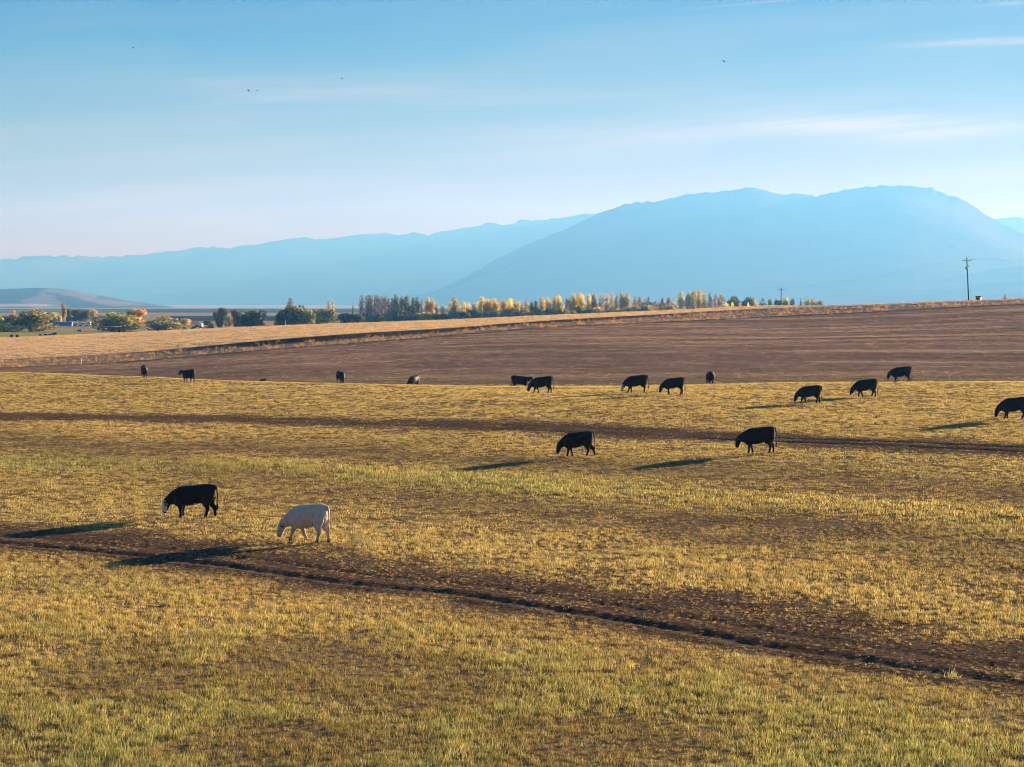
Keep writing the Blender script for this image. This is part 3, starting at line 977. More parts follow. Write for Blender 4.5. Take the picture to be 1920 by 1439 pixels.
TORSO = [(-.91, 1.10, .12, .10), (-.88, 1.05, .24, .19), (-.78, 1.01, .325, .25), (-.60, .985, .365, .285), (-.40, .965, .365, .290), (-.18, .905, .395, .325), (.06, .865, .41, .350), (.28, .85, .41, .340),
         (.44, .838, .405, .300), (.57, .812, .395, .262), (.67, .785, .345, .21), (.73, .77, .24, .14)]


def loft(mb, rings, seg=18, sq=2.35):
    """rings: (centre, in-plane axis, lateral axis, a, b) with slightly squared sections"""
    vs_, fs = [], []
    for c, ax, bx, a, b in rings:
        for k in range(seg):
            th = 2 * math.pi * k / seg
            ct, st = math.cos(th), math.sin(th)
            rr = (abs(ct) ** sq + abs(st) ** sq) ** (-1 / sq)
            vs_.append(c + ax * (a * ct * rr) + bx * (b * st * rr))
    nr = len(rings)
    for i in range(nr - 1):
        for k in range(seg):
            k2 = (k + 1) % seg
            fs.append((i * seg + k, i * seg + k2, (i + 1) * seg + k2, (i + 1) * seg + k))
    n = len(vs_)
    vs_ += [rings[0][0], rings[-1][0]]
    for k in range(seg):
        k2 = (k + 1) % seg
        fs.append((n, k2, k))
        m = (nr - 1) * seg
        fs.append((n + 1, m + k, m + k2))
    mb.add(vs_, fs)


def make_cow_mesh(name, head='graze', yaw=0.0, swing=(0, 0, 0, 0), belly=1.0, mark='plain', colors=None, voxel=0.019, udder=True, tail_sw=0.0):
    """one continuous animal, remeshed; returns mesh and the frame of its head"""
    mb = MB()
    X, Yv, Zv = Vector((1, 0, 0)), Vector((0, 1, 0)), Vector((0, 0, 1))
    loft(mb, [(Vector((x, 0, z - (belly - 1) * .1)), Zv, Yv, a * (1 + (belly - 1) * .5 * math.exp(-((x + .05) / .35) ** 2)), b * (1 + (belly - 1) * math.exp(-((x + .05) / .4) ** 2))) for x, z, a, b in TORSO])
    hp = HEADS[head]
    pts = []
    for i, (x, z, a, b) in enumerate(hp):
        an = yaw * (i / (len(hp) - 1)) ** 0.9
        dx = x - 0.55
        pts.append(Vector((0.55 + dx * math.cos(an), dx * math.sin(an), z)))
    rings = []
    for i, (x, z, a, b) in enumerate(hp):
        tg = (pts[min(i + 1, len(pts) - 1)] - pts[max(i - 1, 0)]).normalized()
        if i == 0:
            tg = Vector((1, 0, -0.15)).normalized()
        an = yaw * (i / (len(hp) - 1)) ** 0.9
        lat = Vector((-math.sin(an), math.cos(an), 0))
        up = lat.cross(tg).normalized() * -1
        rings.append((pts[i], up, lat, a, b))
    loft(mb, rings, 16, 2.2)
    poll, nose = pts[4], pts[-1]
    haxis = (nose - poll).normalized()
    hlat = rings[6][2]
    hfront = haxis.cross(hlat).normalized()
    if hfront.x < 0 and head in ('graze', 'reach'):
        hfront = -hfront
    if head in ('up', 'low_up') and hfront.z < 0:
        hfront = -hfront
    # ears
    for s in (-1, 1):
        e0 = poll + haxis * 0.05 + hlat * (s * .10) - hfront * 0.0
        e1 = e0 + hlat * (s * .10) - haxis * 0.03
        e2 = e0 + hlat * (s * .23) - haxis * 0.02 - hfront * .015
        mb.tube([e0, e1, e2, e2 + hlat * (s * .035)], [(.035, .050), (.034, .075), (.028, .058), (.014, .020)], 8)
    # legs
    for k, (side, front) in enumerate(((1, 1), (-1, 1), (1, 0), (-1, 0))):
        sw = swing[k]
        if front:
            j = [(.56, .185, .86, (.215, .115)), (.55, .185, .66, (.175, .105)), (.51 + .12 * sw, .17, .51, (.115, .085)), (.52 + .55 * sw, .155, .32, (.080, .068)), (.515 + .62 * sw, .155, .26, (.064, .058)),
                 (.50 + .93 * sw, .155, .115, (.058, .054)), (.515 + sw, .155, .065, (.056, .052)), (.535 + sw, .155, .0, (.072, .060))]
        else:
            j = [(-.63, .165, 1.00, (.26, .135)), (-.62, .19, .80, (.26, .13)), (-.60 + .1 * sw, .19, .62, (.205, .112)), (-.645 + .40 * sw, .175, .48, (.120, .080)), (-.70 + .60 * sw, .16, .385, (.092, .066)), (-.69 + .72 * sw, .155, .28, (.066, .056)),
                 (-.665 + .95 * sw, .155, .115, (.060, .054)), (-.65 + sw, .155, .065, (.057, .052)), (-.63 + sw, .155, .0, (.072, .060))]
        off = -.065 if front else 0.0
        mb.tube([(a + off, side * b, c) for a, b, c, r in j], [r for *_, r in j], 12)
    # brisket, hip bones and udder
    mb.tube([(.62, 0, .66), (.63, 0, .50), (.52, 0, .42)], [(.15, .16), (.12, .12), (.07, .08)], 10)
    for s in (-1, 1):
        mb.tube([(-.52, s * .13, 1.27), (-.50, s * .235, 1.25)], [.075, .05], 8)
    if udder:
        mb.tube([(-.48, 0, .62), (-.46, 0, .50), (-.44, 0, .455)], [(.16, .15), (.12, .12), (.05, .06)], 10)
    # tail
    tl = [(-.84, 0, 1.27), (-.93, .0, 1.25), (-.975, tail_sw * .2, 1.10), (-.985, tail_sw * .6, .80), (-.975, tail_sw, .52)]
    mb.tube(tl, [.05, .045, .032, .026, .024], 8)
    tmp = bpy.data.objects.new('tmp', mb.mesh('tmp'))
    COL.objects.link(tmp)
    rm = tmp.modifiers.new('r', 'REMESH')
    rm.mode = 'VOXEL'
    rm.voxel_size = voxel
    rm.use_smooth_shade = True
    sm = tmp.modifiers.new('s', 'SMOOTH')
    sm.factor = 0.5
    sm.iterations = 4
    dg = bpy.context.evaluated_depsgraph_get()
    me = bpy.data.meshes.new_from_object(tmp.evaluated_get(dg))
    old = tmp.data
    bpy.data.objects.remove(tmp)
    bpy.data.meshes.remove(old)
    me.name = name
    # coat
    co = np.zeros(len(me.vertices) * 3, np.float32)
    me.vertices.foreach_get('co', co)
    co = co.reshape(-1, 3)
    base, alt, dark = colors
    colr = np.broadcast_to(np.array(base), co.shape).copy()
    rel = co - np.array(poll)
    along = rel @ np.array(haxis) / (nose - poll).length
    frt = rel @ np.array(hfront)
    lt = np.abs(rel @ np.array(hlat))
    onhead = (along > -0.02) & (np.linalg.norm(rel - np.outer(rel @ np.array(haxis), np.array(haxis)), axis=1) < 0.24)
    ear = onhead & (lt > 0.135) & (along < 0.3)
    legsel = (co[:, 2] < 0.07)
    colr[legsel] = np.array(dark)
    if mark in ('face', 'face_belly'):
        wsel = onhead & (frt > -0.045 - 0.06 * along) & ~ear
        colr[wsel] = np.array(alt)
        eye = onhead & (np.abs(along - 0.30) < 0.06) & (lt > 0.075) & (np.abs(frt - 0.0) < 0.05)
        colr[eye] = np.array(base)
        colr[onhead & (along > 0.88)] = np.array(dark)
    if mark == 'muzzle':
        colr[onhead & (along > 0.72) & (frt < .03)] = np.array(alt)
    if mark == 'face_belly':
        bsel = (co[:, 2] < 0.60) & (co[:, 0] < -0.08) & (co[:, 0] > -0.46) & (np.abs(co[:, 1]) < 0.20)
        colr[bsel & (co[:, 2] < 0.56)] = np.array(alt)
    if mark == 'white':
        colr[onhead & (along > 0.92)] = np.array((0.30, 0.20, 0.17))
        colr[ear] = np.array((0.16, 0.11, 0.09))
        colr[onhead & (np.abs(along - 0.30) < 0.07) & (lt > 0.07) & (np.abs(frt - 0.01) < 0.05)] = np.array((0.09, 0.06, 0.05))
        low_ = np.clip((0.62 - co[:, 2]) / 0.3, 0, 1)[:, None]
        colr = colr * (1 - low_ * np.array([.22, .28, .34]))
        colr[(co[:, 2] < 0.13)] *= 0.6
    ca_ = me.attributes.new('coat', 'FLOAT_COLOR', 'POINT')
    ca_.data.foreach_set('color', np.concatenate([colr, np.ones((len(colr), 1))], 1).reshape(-1).astype(np.float32))
    # tail switch
    sb = MB()
    e = Vector(tl[-1])
    sb.tube([e + Vector((0, 0, .06)), e + Vector((-.003, 0, -.05)), e + Vector((.0, 0, -.16)), e + Vector((.008, 0, -.26))], [.024, .045, .042, .010], 9)
    sme = sb.mesh('tail_switch', True)
    # eyes
    eyes = []
    for s in (-1, 1):
        c = poll + haxis * (0.30 * (nose - poll).length) + hlat * (s * .105) + hfront * .035
        bm = bmesh.new()
        bmesh.ops.create_icosphere(bm, subdivisions=1, radius=0.021, matrix=Matrix.Translation(c))
        em = bpy.data.meshes.new('eye')
        bm.to_mesh(em)
        bm.free()
        eyes.append(em)
    return me, sme, eyes


coat = bpy.data.materials.new('cattle_coat')
coat.use_nodes = True
tr = coat.node_tree
cb = tr.nodes['Principled BSDF']
ca1 = N(tr, 'ShaderNodeAttribute', attribute_name='coat')
tcc = N(tr, 'ShaderNodeTexCoord')
mpg = N(tr, 'ShaderNodeMapping')
mpg.inputs['Scale'].default_value = (4, 4, 3)
tr.links.new(tcc.outputs['Object'], mpg.inputs[0])
cn = noise(tr, mpg.outputs[0], 2.2, 5, 0.65)
tr.links.new(mixc(tr, 1.0, ca1.outputs['Color'], ramp(tr, cn, [(0.34, (0.80, 0.76, 0.72)), (0.64, (1.08, 1.08, 1.08))]), 'MULTIPLY'), cb.inputs['Base Color'])
cb.inputs['Roughness'].default_value = 0.6
cb.inputs['Specular IOR Level'].default_value = 0.11
cb.inputs['Sheen Weight'].default_value = 0.02
cb.inputs['Sheen Roughness'].default_value = 0.4
eye_m, _ = principled('eye_dark', (0.006, 0.005, 0.005), 0.2, 0.5)
BLACK = ((0.012, 0.0095, 0.008), (0.62, 0.58, 0.54), (0.012, 0.010, 0.009))
BROWNB = ((0.017, 0.012, 0.010), (0.5, 0.45, 0.4), (0.012, 0.010, 0.009))
WHITE = ((0.62, 0.55, 0.48), (0.7, 0.6, 0.5), (0.06, 0.045, 0.035))
REDB = ((0.06, 0.022, 0.014), (0.5, 0.45, 0.4), (0.02, 0.015, 0.012))
sw_black, _ = principled('tail_hair_black', (0.010, 0.009, 0.009), 0.8, 0.1)
sw_white, _ = principled('tail_hair_cream', (0.60, 0.50, 0.42), 0.8, 0.1)

COWS = {
    'white': make_cow_mesh('cow', 'graze', 0.55, (.24, -.26, .10, -.20), 1.02, 'white', WHITE, 0.016),
    'facebelly': make_cow_mesh('cow', 'graze', -0.06, (.0, .03, .09, -.20), 1.0, 'face_belly', BLACK, 0.016),
    'walk': make_cow_mesh('cow', 'graze', 0.0, (.14, -.12, .10, -.34), 1.04, 'plain', BLACK, 0.018),
    'reach': make_cow_mesh('cow', 'reach', 0.05, (.10, -.14, .06, -.18), 1.03, 'plain', BLACK, 0.018),
    'front': make_cow_mesh('cow', 'graze', 0.12, (.16, .02, .16, -.12), 1.03, 'plain', BLACK, 0.02),
    'stride': make_cow_mesh('cow', 'graze', -0.05, (-.20, .10, .20, -.14), 1.05, 'muzzle', BLACK, 0.02, tail_sw=.05),
    'face': make_cow_mesh('cow', 'graze', 0.0, (.22, -.02, .0, .02), 1.02, 'face', BLACK, 0.02),
    'brown': make_cow_mesh('cow', 'graze', 0.0, (.0, -.06, .06, -.08), 1.04, 'plain', BROWNB, 0.02),
    'step': make_cow_mesh('cow', 'graze', 0.0, (.26, -.16, .12, -.12), 1.04, 'plain', BLACK, 0.02),
    'look': make_cow_mesh('cow', 'up', -0.75, (.03, -.04, .05, -.06), 1.0, 'plain', BROWNB, 0.021),
    'away': make_cow_mesh('cow', 'low_up', 0.10, (.06, -.1, .08, -.12), 1.0, 'plain', BLACK, 0.021),
    'turned': make_cow_mesh('cow', 'graze', -0.5, (.03, -.04, .05, -.06), 1.0, 'muzzle', BLACK, 0.021),
    'red': make_cow_mesh('cow', 'reach', 0.2, (.05, -.05, .05, -.05), 1.0, 'plain', REDB, 0.021),
}
for me, sme, eyes in COWS.values():
    me.materials.append(coat)
    for e in eyes:
        e.materials.append(eye_m)


def cow(kind, u, v, hpx, rz, label, dist=None, size=None, lx=1.0, group='cattle grazing on the yellow pasture', foot=0.5):
    """stand an animal where its feet show; hpx is its standing height in the photograph"""
    me, sme, eyes = COWS[kind]
    if dist is None:
        gx, gy = ground(u, v)
    else:
        gx, gy = (u - 960) / F * dist, dist
    sc = hpx * gy / F / 1.36
    sc = size or min(1.25, max(0.8, sc))
    o = link('cow', me, None, None, (gx, gy, float(zat(gx, gy)) + 0.01), (0, 0, R(rz)), (sc * .96 * lx, sc * .98, sc * 1.06))
    tag(o, label, 'cow', group)
    link('tail_switch', sme, sw_white if kind == 'white' else sw_black, o)
    for e in eyes:
        link('eye', e, None, o)
    print('COW', kind, round(gx, 1), round(gy, 1), 'scale', round(sc, 2))
    return o


cow('white', 577, 1016, 69, 148, 'cream white cow grazing above the bare dirt track, the only pale one', lx=1.05)
cow('facebelly', 362, 970, 60, 167, 'black cow with a white face grazing at far left near the white cow', lx=1.17)
cow('walk', 1083, 856, 45.5, 172, 'black cow mid pasture, nose down, one hind leg stretched far back')
cow('reach', 1422, 850, 48, 174, 'black cow with its head held just above the grass, below the grassy track at right')
cow('front', 1902, 787, 41, 162, 'black cow cut off by the right edge of the photo')
cow('step', 1518, 757, 33, 168, 'black cow standing in a dark streak of shadow, muzzle in the grass')
cow('stride', 1623, 745, 33, 177, 'black cow in mid stride with a pale chin and a long hanging tail')
cow('face', 1193, 737, 32.5, 170, 'black cow with a white face grazing in the row near the crest')
cow('brown', 1263, 740, 31, 176, 'brownish black cow just right of the white faced cow near the crest')
cow('step', 1016, 738, 31, 174, 'black cow grazing at the left end of the row near the crest')
cow('reach', 1690, 0, 29, 172, 'black cow with its lower legs hidden by the crest at upper right', dist=186)
cow('turned', 1331, 0, 26, 98, 'black cow seen from behind on the crest, narrow and upright', dist=196)
cow('turned', 639, 0, 23, -62, 'black cow facing us with its head lowered and a white muzzle, at the crest', dist=211)
cow('brown', 775, 0, 24, -120, 'dark cow showing only its rounded back over the crest', dist=222)
cow('away', 976, 0, 26, 12, 'black cow half sunk behind the crest, rump to the left, behind the grazing cow', dist=216)
cow('look', 271, 709, 22, -68, 'dark brown cow with its head raised, looking right, on the crest at left', dist=None)
cow('away', 353, 718, 24.5, 140, 'black cow standing on the crest at left with head turned away from us')
cow('red', 492, 0, 23, 150, 'reddish calf of which only a tip shows over the crest', dist=262, size=.62)

# far cattle in the valley pasture
FARCOWS = [(76, 631.5, 0, 'leftmost of the four tiny cattle at the edge of the yellow pasture'), (85.5, 631.5, 20, 'second from left of the four tiny cattle at the edge of the yellow pasture'),
           (93.5, 631.3, 200, 'third from left of the four tiny cattle at the edge of the yellow pasture'), (102, 631, 180, 'rightmost and largest of the four tiny cattle at the edge of the yellow pasture'),
           (149, 622.5, 180, 'tiny reddish cow left of the second willow'), (345, 617, 10, 'tiny black cow in the valley below the round yellow bush'),
           (361, 617, 185, 'tiny black cow right below the parked pickup in the valley'), (380, 617, 0, 'tiny black cow beside the brown shrub in the valley')]
me0 = COWS['brown'][0]
for i, (u, v, rz, lab) in enumerate(FARCOWS):
    d = 660 if v > 628 else (880 if v > 620 else 965)
    x_, y_, z_ = at(u, d)
    o = link('cow', COWS['red'][0] if i == 4 else me0, None, None, (x_, y_, z_), (0, 0, R(rz)), 0.55 if i < 3 else 0.8)
    tag(o, lab, 'cow', 'cattle far off in the valley')

# ------------------------------------------------------------------ birds
bird_m, _ = principled('feathers_black', (0.012, 0.012, 0.014), 0.7, 0.2)
for u, v, d, roll, rz, lab in ((249.5, 90.5, 640, 12, 10, 'dark bird, left one of the pair at the far left of the sky'), (266, 87.3, 900, 8, 15, 'fainter bird, right one of the pair at the far left of the sky'),
                               (466, 171, 640, -14, -5, 'dark bird, left one of the lowest pair in the sky'), (482, 170.5, 800, 10, 8, 'bird, right one of the lowest pair in the sky'),
                               (641.5, 148, 700, 10, 0, 'dark bird, left one of the pair left of centre in the sky'), (657, 144.5, 1200, 5, 0, 'faintest bird, right one of the pair left of centre in the sky'),
                               (1357.5, 116, 620, 25, 30, 'darkest bird, left one of the pair at right in the sky'), (1370, 115, 900, 15, 60, 'small bird, right one of the pair at right in the sky')):
    rd = ray(u, v)
    p = rd * (d / rd[1])
    b = MB()
    b.tube([(-.22, 0, 0), (-.12, 0, .01), (.04, 0, .02), (.16, 0, .03), (.24, 0, .02)], [(.01, .05), (.05, .05), (.07, .07), (.05, .05), (.012, .012)], 8)
    o = link('bird', b.mesh('bird', True), bird_m, None, tuple(p), (R(roll), 0, R(rz)), 1.7)
    tag(o, lab, 'bird', 'pairs of birds flying high over the pasture')
    for s in (-1, 1):
        w = MB()
        pr = [(0, .05, .03), (.12, .05, .03), (.16, .30 , .12), (.06, .30, .12), (.04, .62, .10), (-.06, .58, .10), (-.12, .28, .11), (-.10, .05, .03)]
        top = [(x, s * y, z + .012) for x, y, z in pr]
        bot = [(x, s * y, z - .012) for x, y, z in pr]
        n = len(pr)
        w.add(top + bot, [tuple(range(n)), tuple(range(2 * n - 1, n - 1, -1))] + [(i, n + i, n + (i + 1) % n, (i + 1) % n) for i in range(n)])
        link('wing', w.mesh('wing'), bird_m, o)

# ------------------------------------------------------------------ power line
wood = worn('weathered_pole_wood', (0.055, 0.042, 0.035), 2.0, 0.4)
metal = worn('grey_transformer_metal', (0.11, 0.12, 0.13), 3.0, 0.25, 0.5, 0.4)
glass_i, _ = principled('insulator_porcelain', (0.09, 0.08, 0.08), 0.4, 0.5)
wire_m, _ = principled('wire_aluminium', (0.16, 0.16, 0.17), 0.6, 0.3)


def utility_pole(base, height, lean, label, transformer=False, rz=0.0):
    root = empty('utility_pole', base, rz)
    tag(root, label, 'utility pole', 'poles of the power line along the far bank')
    m = MB()
    m.tube([(0, 0, -.6), (lean * .5, 0, height * .5), (lean, 0, height)], [.19, .165, .13], 10)
    link('pole', m.mesh('pole', True), wood, root)
    m = MB()
    ah = height - .75
    m.box((lean * ah / height, -.16, ah), (2.5, .10, .14))
    arm = link('crossarm', m.mesh('crossarm'), wood, root)
    tops = []
    for k, xx in enumerate((-1.15, 1.15, 0.0)):
        m = MB()
        zb = ah + .07 if k < 2 else height
        xo = lean * ah / height + xx if k < 2 else lean
        yo = -.16 if k < 2 else 0
        m.tube([(xo, yo, zb), (xo, yo, zb + .10), (xo, yo, zb + .14), (xo, yo, zb + .22), (xo, yo, zb + .26)], [.03, .03, .07, .06, .02], 8)
        link('insulator', m.mesh('insulator', True), glass_i, arm if k < 2 else root)
        tops.append(Vector((xo, yo, zb + .25)))
    for s in (-1, 1):
        m = MB()
        m.tube([(lean * ah / height + s * .75, -.13, ah - .05), (lean * (ah - .7) / height + s * .08, -.12, ah - .75)], .03, 6)
        link('brace', m.mesh('brace'), metal, root)
    if transformer:
        m = MB()
        tz = height - 2.9
        xo = lean * tz / height - .33
        m.tube([(xo, -.25, tz - .42), (xo, -.25, tz - .40), (xo, -.25, tz + .38), (xo, -.25, tz + .42)], [.16, .235, .235, .17], 14)
        tro = link('transformer', m.mesh('transformer', True), metal, root)
        for dx in (-.1, .1):
            m = MB()
            m.tube([(xo + dx, -.25, tz + .42), (xo + dx, -.25, tz + .60)], [.04, .025], 8)
            link('bushing', m.mesh('bushing'), glass_i, tro)
        m = MB()
        m.tube([(xo + .2, -.2, tz - .4), (lean * .35 - .22, -.2, height * .45), (lean * .2 - .2, -.12, height * .2)], .022, 6)
        link('ground_wire', m.mesh('ground_wire'), wire_m, root)
        m = MB()
        m.box((lean * (tz + .6) / height + .30, -.1, tz + .55), (.25, .2, .3))
        link('cutout', m.mesh('cutout'), metal, root)
    M = Matrix.Translation(base) @ Matrix.Rotation(rz, 4, 'Z')
    return [M @ p for p in tops]


x1, y1, z1 = at(1815.5, 546)
t1 = utility_pole((x1, y1, z1), (VH - 483.5) / F * 546 - z1, -.62, 'leaning wooden utility pole with a transformer on the right skyline', True)
x2, y2, z2 = at(1464, 760)
t2 = utility_pole((x2, y2, z2), (VH - 540) / F * 760 - z2, 0.05, 'distant plain utility pole rising behind the bank among dark trees')
x3, y3, z3 = 205.0, 500.0, float(zat(205, 500))
t3 = utility_pole((x3, y3, z3), 12.6, 0.0, 'utility pole outside the right edge that carries the wires on')
for A, B, nm in ((t2, t1, 'the two poles'), (t1, t3, 'the leaning pole and the right edge')):
    root = empty('power_line', tuple(A[0]))
    tag(root, 'thin overhead wires strung between ' + nm, 'wires', 'spans of the power line')
    for a, b in zip(A, B):
        pts = []
        L = (b - a).length
        for k in range(13):
            s = k / 12
            p = a.lerp(b, s)
            p = p + Vector((0, 0, -0.012 * L * 4 * s * (1 - s) * (.5 if L > 200 else 1)))
            pts.append(p - A[0])
        m = MB()
        m.tube(pts, .008, 5)
        link('wire', m.mesh('wire'), wire_m, root)

# ------------------------------------------------------------------ trees
bark = worn('tree_bark', (0.075, 0.058, 0.048), 3.0, 0.4)
pale_bark = worn('pale_bark', (0.30, 0.25, 0.21), 3.0, 0.3)
KM = {
    'gold': leafy('leaf_gold', (0.80, 0.54, 0.05), (0.95, 0.72, 0.11)),
    'dullgold': leafy('leaf_dull_gold', (0.42, 0.31, 0.09), (0.75, 0.55, 0.14)),
    'olive': leafy('leaf_olive', (0.34, 0.31, 0.10), (0.62, 0.54, 0.17)),
    'green': leafy('leaf_green', (0.14, 0.155, 0.055), (0.36, 0.34, 0.09)),
    'willow': leafy('leaf_willow', (0.30, 0.30, 0.085), (0.58, 0.52, 0.13)),
    'dark': leafy('leaf_dark', (0.060, 0.078, 0.040), (0.17, 0.18, 0.06)),
    'orange': leafy('leaf_orange', (0.52, 0.29, 0.06), (0.76, 0.44, 0.09)),
    'bare': leafy('twig_bare', (0.34, 0.27, 0.21), (0.58, 0.47, 0.32), trans=0.1),
    'pale': leafy('leaf_pale', (0.40, 0.31, 0.14), (0.60, 0.46, 0.20)),
    'purple': leafy('twig_purple', (0.23, 0.16, 0.13), (0.40, 0.28, 0.21), trans=0.15),
    'hedge': leafy('leaf_hedge', (0.24, 0.19, 0.09), (0.50, 0.38, 0.14)),
}


def crown_mesh(shape, n, leaf, seed, aspect=1.0):
    """leaf clumps spread through a crown of unit height (z 0..1) and half width 0.5"""
    rn = random.Random(seed)
    vs_, fs, tn = [], [], []
    lobes = []
    if shape == 'column':
        for i in range(8):
            z = .10 + .70 * i / 7 + rn.uniform(-.05, .05)
            lobes.append((rn.uniform(-.15, .15), rn.uniform(-.15, .15), z, .40 * (1 - .75 * abs(z - .42)), .17))
        lobes.append((rn.uniform(-.10, .10), rn.uniform(-.1, .1), .87, .19, .12))
        lobes.append((rn.uniform(-.24, .24), rn.uniform(-.1, .1), .78, .16, .15))
    elif shape == 'round':
        for i in range(15):
            a = rn.uniform(0, 6.28); r = rn.uniform(.04, .33)
            z = rn.uniform(.16, .86) - r * r * 1.2
            lobes.append((r * math.cos(a), r * math.sin(a), max(z, .12), rn.uniform(.15, .23), rn.uniform(.12, .18)))
        for i in range(6):
            a = i * 1.05 + rn.uniform(-.3, .3); r = rn.uniform(.20, .33)
            lobes.append((r * math.cos(a), r * math.sin(a), rn.uniform(.14, .30), rn.uniform(.14, .19), rn.uniform(.11, .16)))
    elif shape == 'willow':
        for i in range(18):
            a = rn.uniform(0, 6.28); r = rn.uniform(.05, .36)
            z = rn.uniform(.16, .82) - r * r * 1.3
            lobes.append((r * math.cos(a), r * math.sin(a), max(z, .14), rn.uniform(.14, .20), rn.uniform(.14, .20)))
        for i in range(9):
            a = i * .7 + rn.uniform(-.3, .3); r = rn.uniform(.24, .38)
            lobes.append((r * math.cos(a), r * math.sin(a), rn.uniform(.16, .40), rn.uniform(.12, .17), rn.uniform(.14, .2)))
    elif shape == 'cone':
        for i in range(9):
            z = .08 + .1 * i
            lobes.append((0, 0, z, .46 * (1 - z) + .03, .10))
    elif shape == 'spray':
        for i in range(9):
            a = rn.uniform(0, 6.28); r = rn.uniform(.05, .33)
            lobes.append((r * math.cos(a), r * math.sin(a), rn.uniform(.35, .85), .14, .15))
    tot = sum(l[3] ** 2 * l[4] for l in lobes)
    for lx, ly, lz, lr, lh in lobes:
        cnt = int(n * lr * lr * lh / tot)
        tone0 = rn.uniform(.15, .75)
        for _ in range(cnt):
            while True:
                p = (rn.uniform(-1, 1), rn.uniform(-1, 1), rn.uniform(-1, 1))
                q_ = p[0] ** 2 + p[1] ** 2 + p[2] ** 2
                if .12 < q_ < 1 and rn.random() < q_ ** .5:
                    break
            c = Vector((lx + p[0] * lr, ly + p[1] * lr, lz + p[2] * lh))
            if c.z > 1.0 or c.z < .02:
                continue
            s = leaf * rn.uniform(.55, 1.3)
            if shape in ('spray',):
                d1 = Vector((rn.gauss(0, .35), rn.gauss(0, .35), 1)).normalized() * s * 1.6
                d2 = Vector((rn.gauss(0, 1), rn.gauss(0, 1), 0)).normalized() * s * .30
            else:
                d1 = Vector((rn.gauss(0, 1), rn.gauss(0, 1), rn.gauss(0, 1))).normalized() * s
                d2 = d1.cross(Vector((rn.gauss(0, 1), rn.gauss(0, 1), rn.gauss(0, 1)))).normalized() * s * .75
            # widths follow the crown, heights its height
            d1.z /= aspect; d2.z /= aspect
            k = len(vs_)
            vs_ += [c - d1, c + d2 * .9, c + d1, c - d2]
            fs.append((k, k + 1, k + 2, k + 3))
            tv = min(1, max(0, tone0 + rn.gauss(0, .22)))
            tn += [tv] * 4
    zm = max(v[2] for v in vs_)
    vs_ = [(v[0], v[1], v[2] / zm) for v in vs_]
    me = mesh_from('crown', vs_, fs)
    set_tone(me, tn)
    return me


def trunk_mesh(shape, seed, aspect):
    rn = random.Random(seed + 100)
    m = MB()
    if shape in ('column', 'cone'):
        m.tube([(0, 0, -.03), (rn.uniform(-.03, .03), 0, .35), (rn.uniform(-.05, .05), 0, .95)], [.055, .04, .006], 6)
        for i in range(10 if shape == 'column' else 0):
            z = rn.uniform(.12, .7); a = rn.uniform(0, 6.28); r = rn.uniform(.15, .34)
            m.tube([(0, 0, z), (r * .6 * math.cos(a), r * .6 * math.sin(a), z + .08), (r * math.cos(a), r * math.sin(a), z + rn.uniform(.17, .28))], [.02, .013, .004], 4)
    elif shape == 'willow':
        for i in range(9):
            a = rn.uniform(0, 6.28); r = rn.uniform(.12, .36)
            m.tube([(.10 * math.cos(a), .10 * math.sin(a), -.03), (r * .55 * math.cos(a), r * .55 * math.sin(a), .28), (r * math.cos(a), r * math.sin(a), .68)], [.022, .016, .005], 5)
    elif shape == 'spray':
        for i in range(26):
            a = rn.uniform(0, 6.28); r = rn.uniform(.05, .42)
            m.tube([(.05 * math.cos(a), .05 * math.sin(a), -.03), (r * .5 * math.cos(a), r * .5 * math.sin(a), .42), (r * math.cos(a), r * math.sin(a), rn.uniform(.72, 1.0))], [.024, .014, .003], 4)
    else:
        m.tube([(0, 0, -.03), (rn.uniform(-.03, .03), 0, .3), (rn.uniform(-.08, .08), 0, .7)], [.045, .035, .012], 7)
        for i in range(8):
            a = rn.uniform(0, 6.28); r = rn.uniform(.18, .36); z = rn.uniform(.15, .35)
            m.tube([(0, 0, z), (r * .6 * math.cos(a), r * .6 * math.sin(a), z + .18), (r * math.cos(a), r * math.sin(a), z + .38)], [.022, .015, .005], 5)
    return m.mesh('trunk', True)


LIB = {}


def lib(shape, dens, aspect_key):
    k = (shape, dens, aspect_key)
    if k not in LIB:
        asp = {'w': 1.0, 'm': 1.8, 'n': 4.0}[aspect_key]
        out = []
        for s in range(4):
            n = {'full': 2000, 'thin': 800, 'bare': 170}[dens]
            leaf = {'full': .043, 'thin': .05, 'bare': .045}[dens] * {'w': 1.0, 'm': 1.15, 'n': 1.7}[aspect_key]
            out.append((crown_mesh(shape, n, leaf, 31 * s + len(LIB) * 7, asp), trunk_mesh(shape, 17 * s + len(LIB), asp)))
        LIB[k] = out
    return LIB[k]


MESHMAT = {}


def with_mat(me, mat):
    k = (me.name, mat.name)
    if k not in MESHMAT:
        c = me.copy()
        c.name = me.name.split('.')[0]
        c.materials.clear()
        c.materials.append(mat)
        MESHMAT[k] = c
    return MESHMAT[k]


TREES = []       # name, u, top row, width px, distance, shape, leaf kind, density


def T(name, u, top, w, d, shape, kind, dens='full', base=None):
    TREES.append([name, u, top, w, d, shape, kind, dens, base])


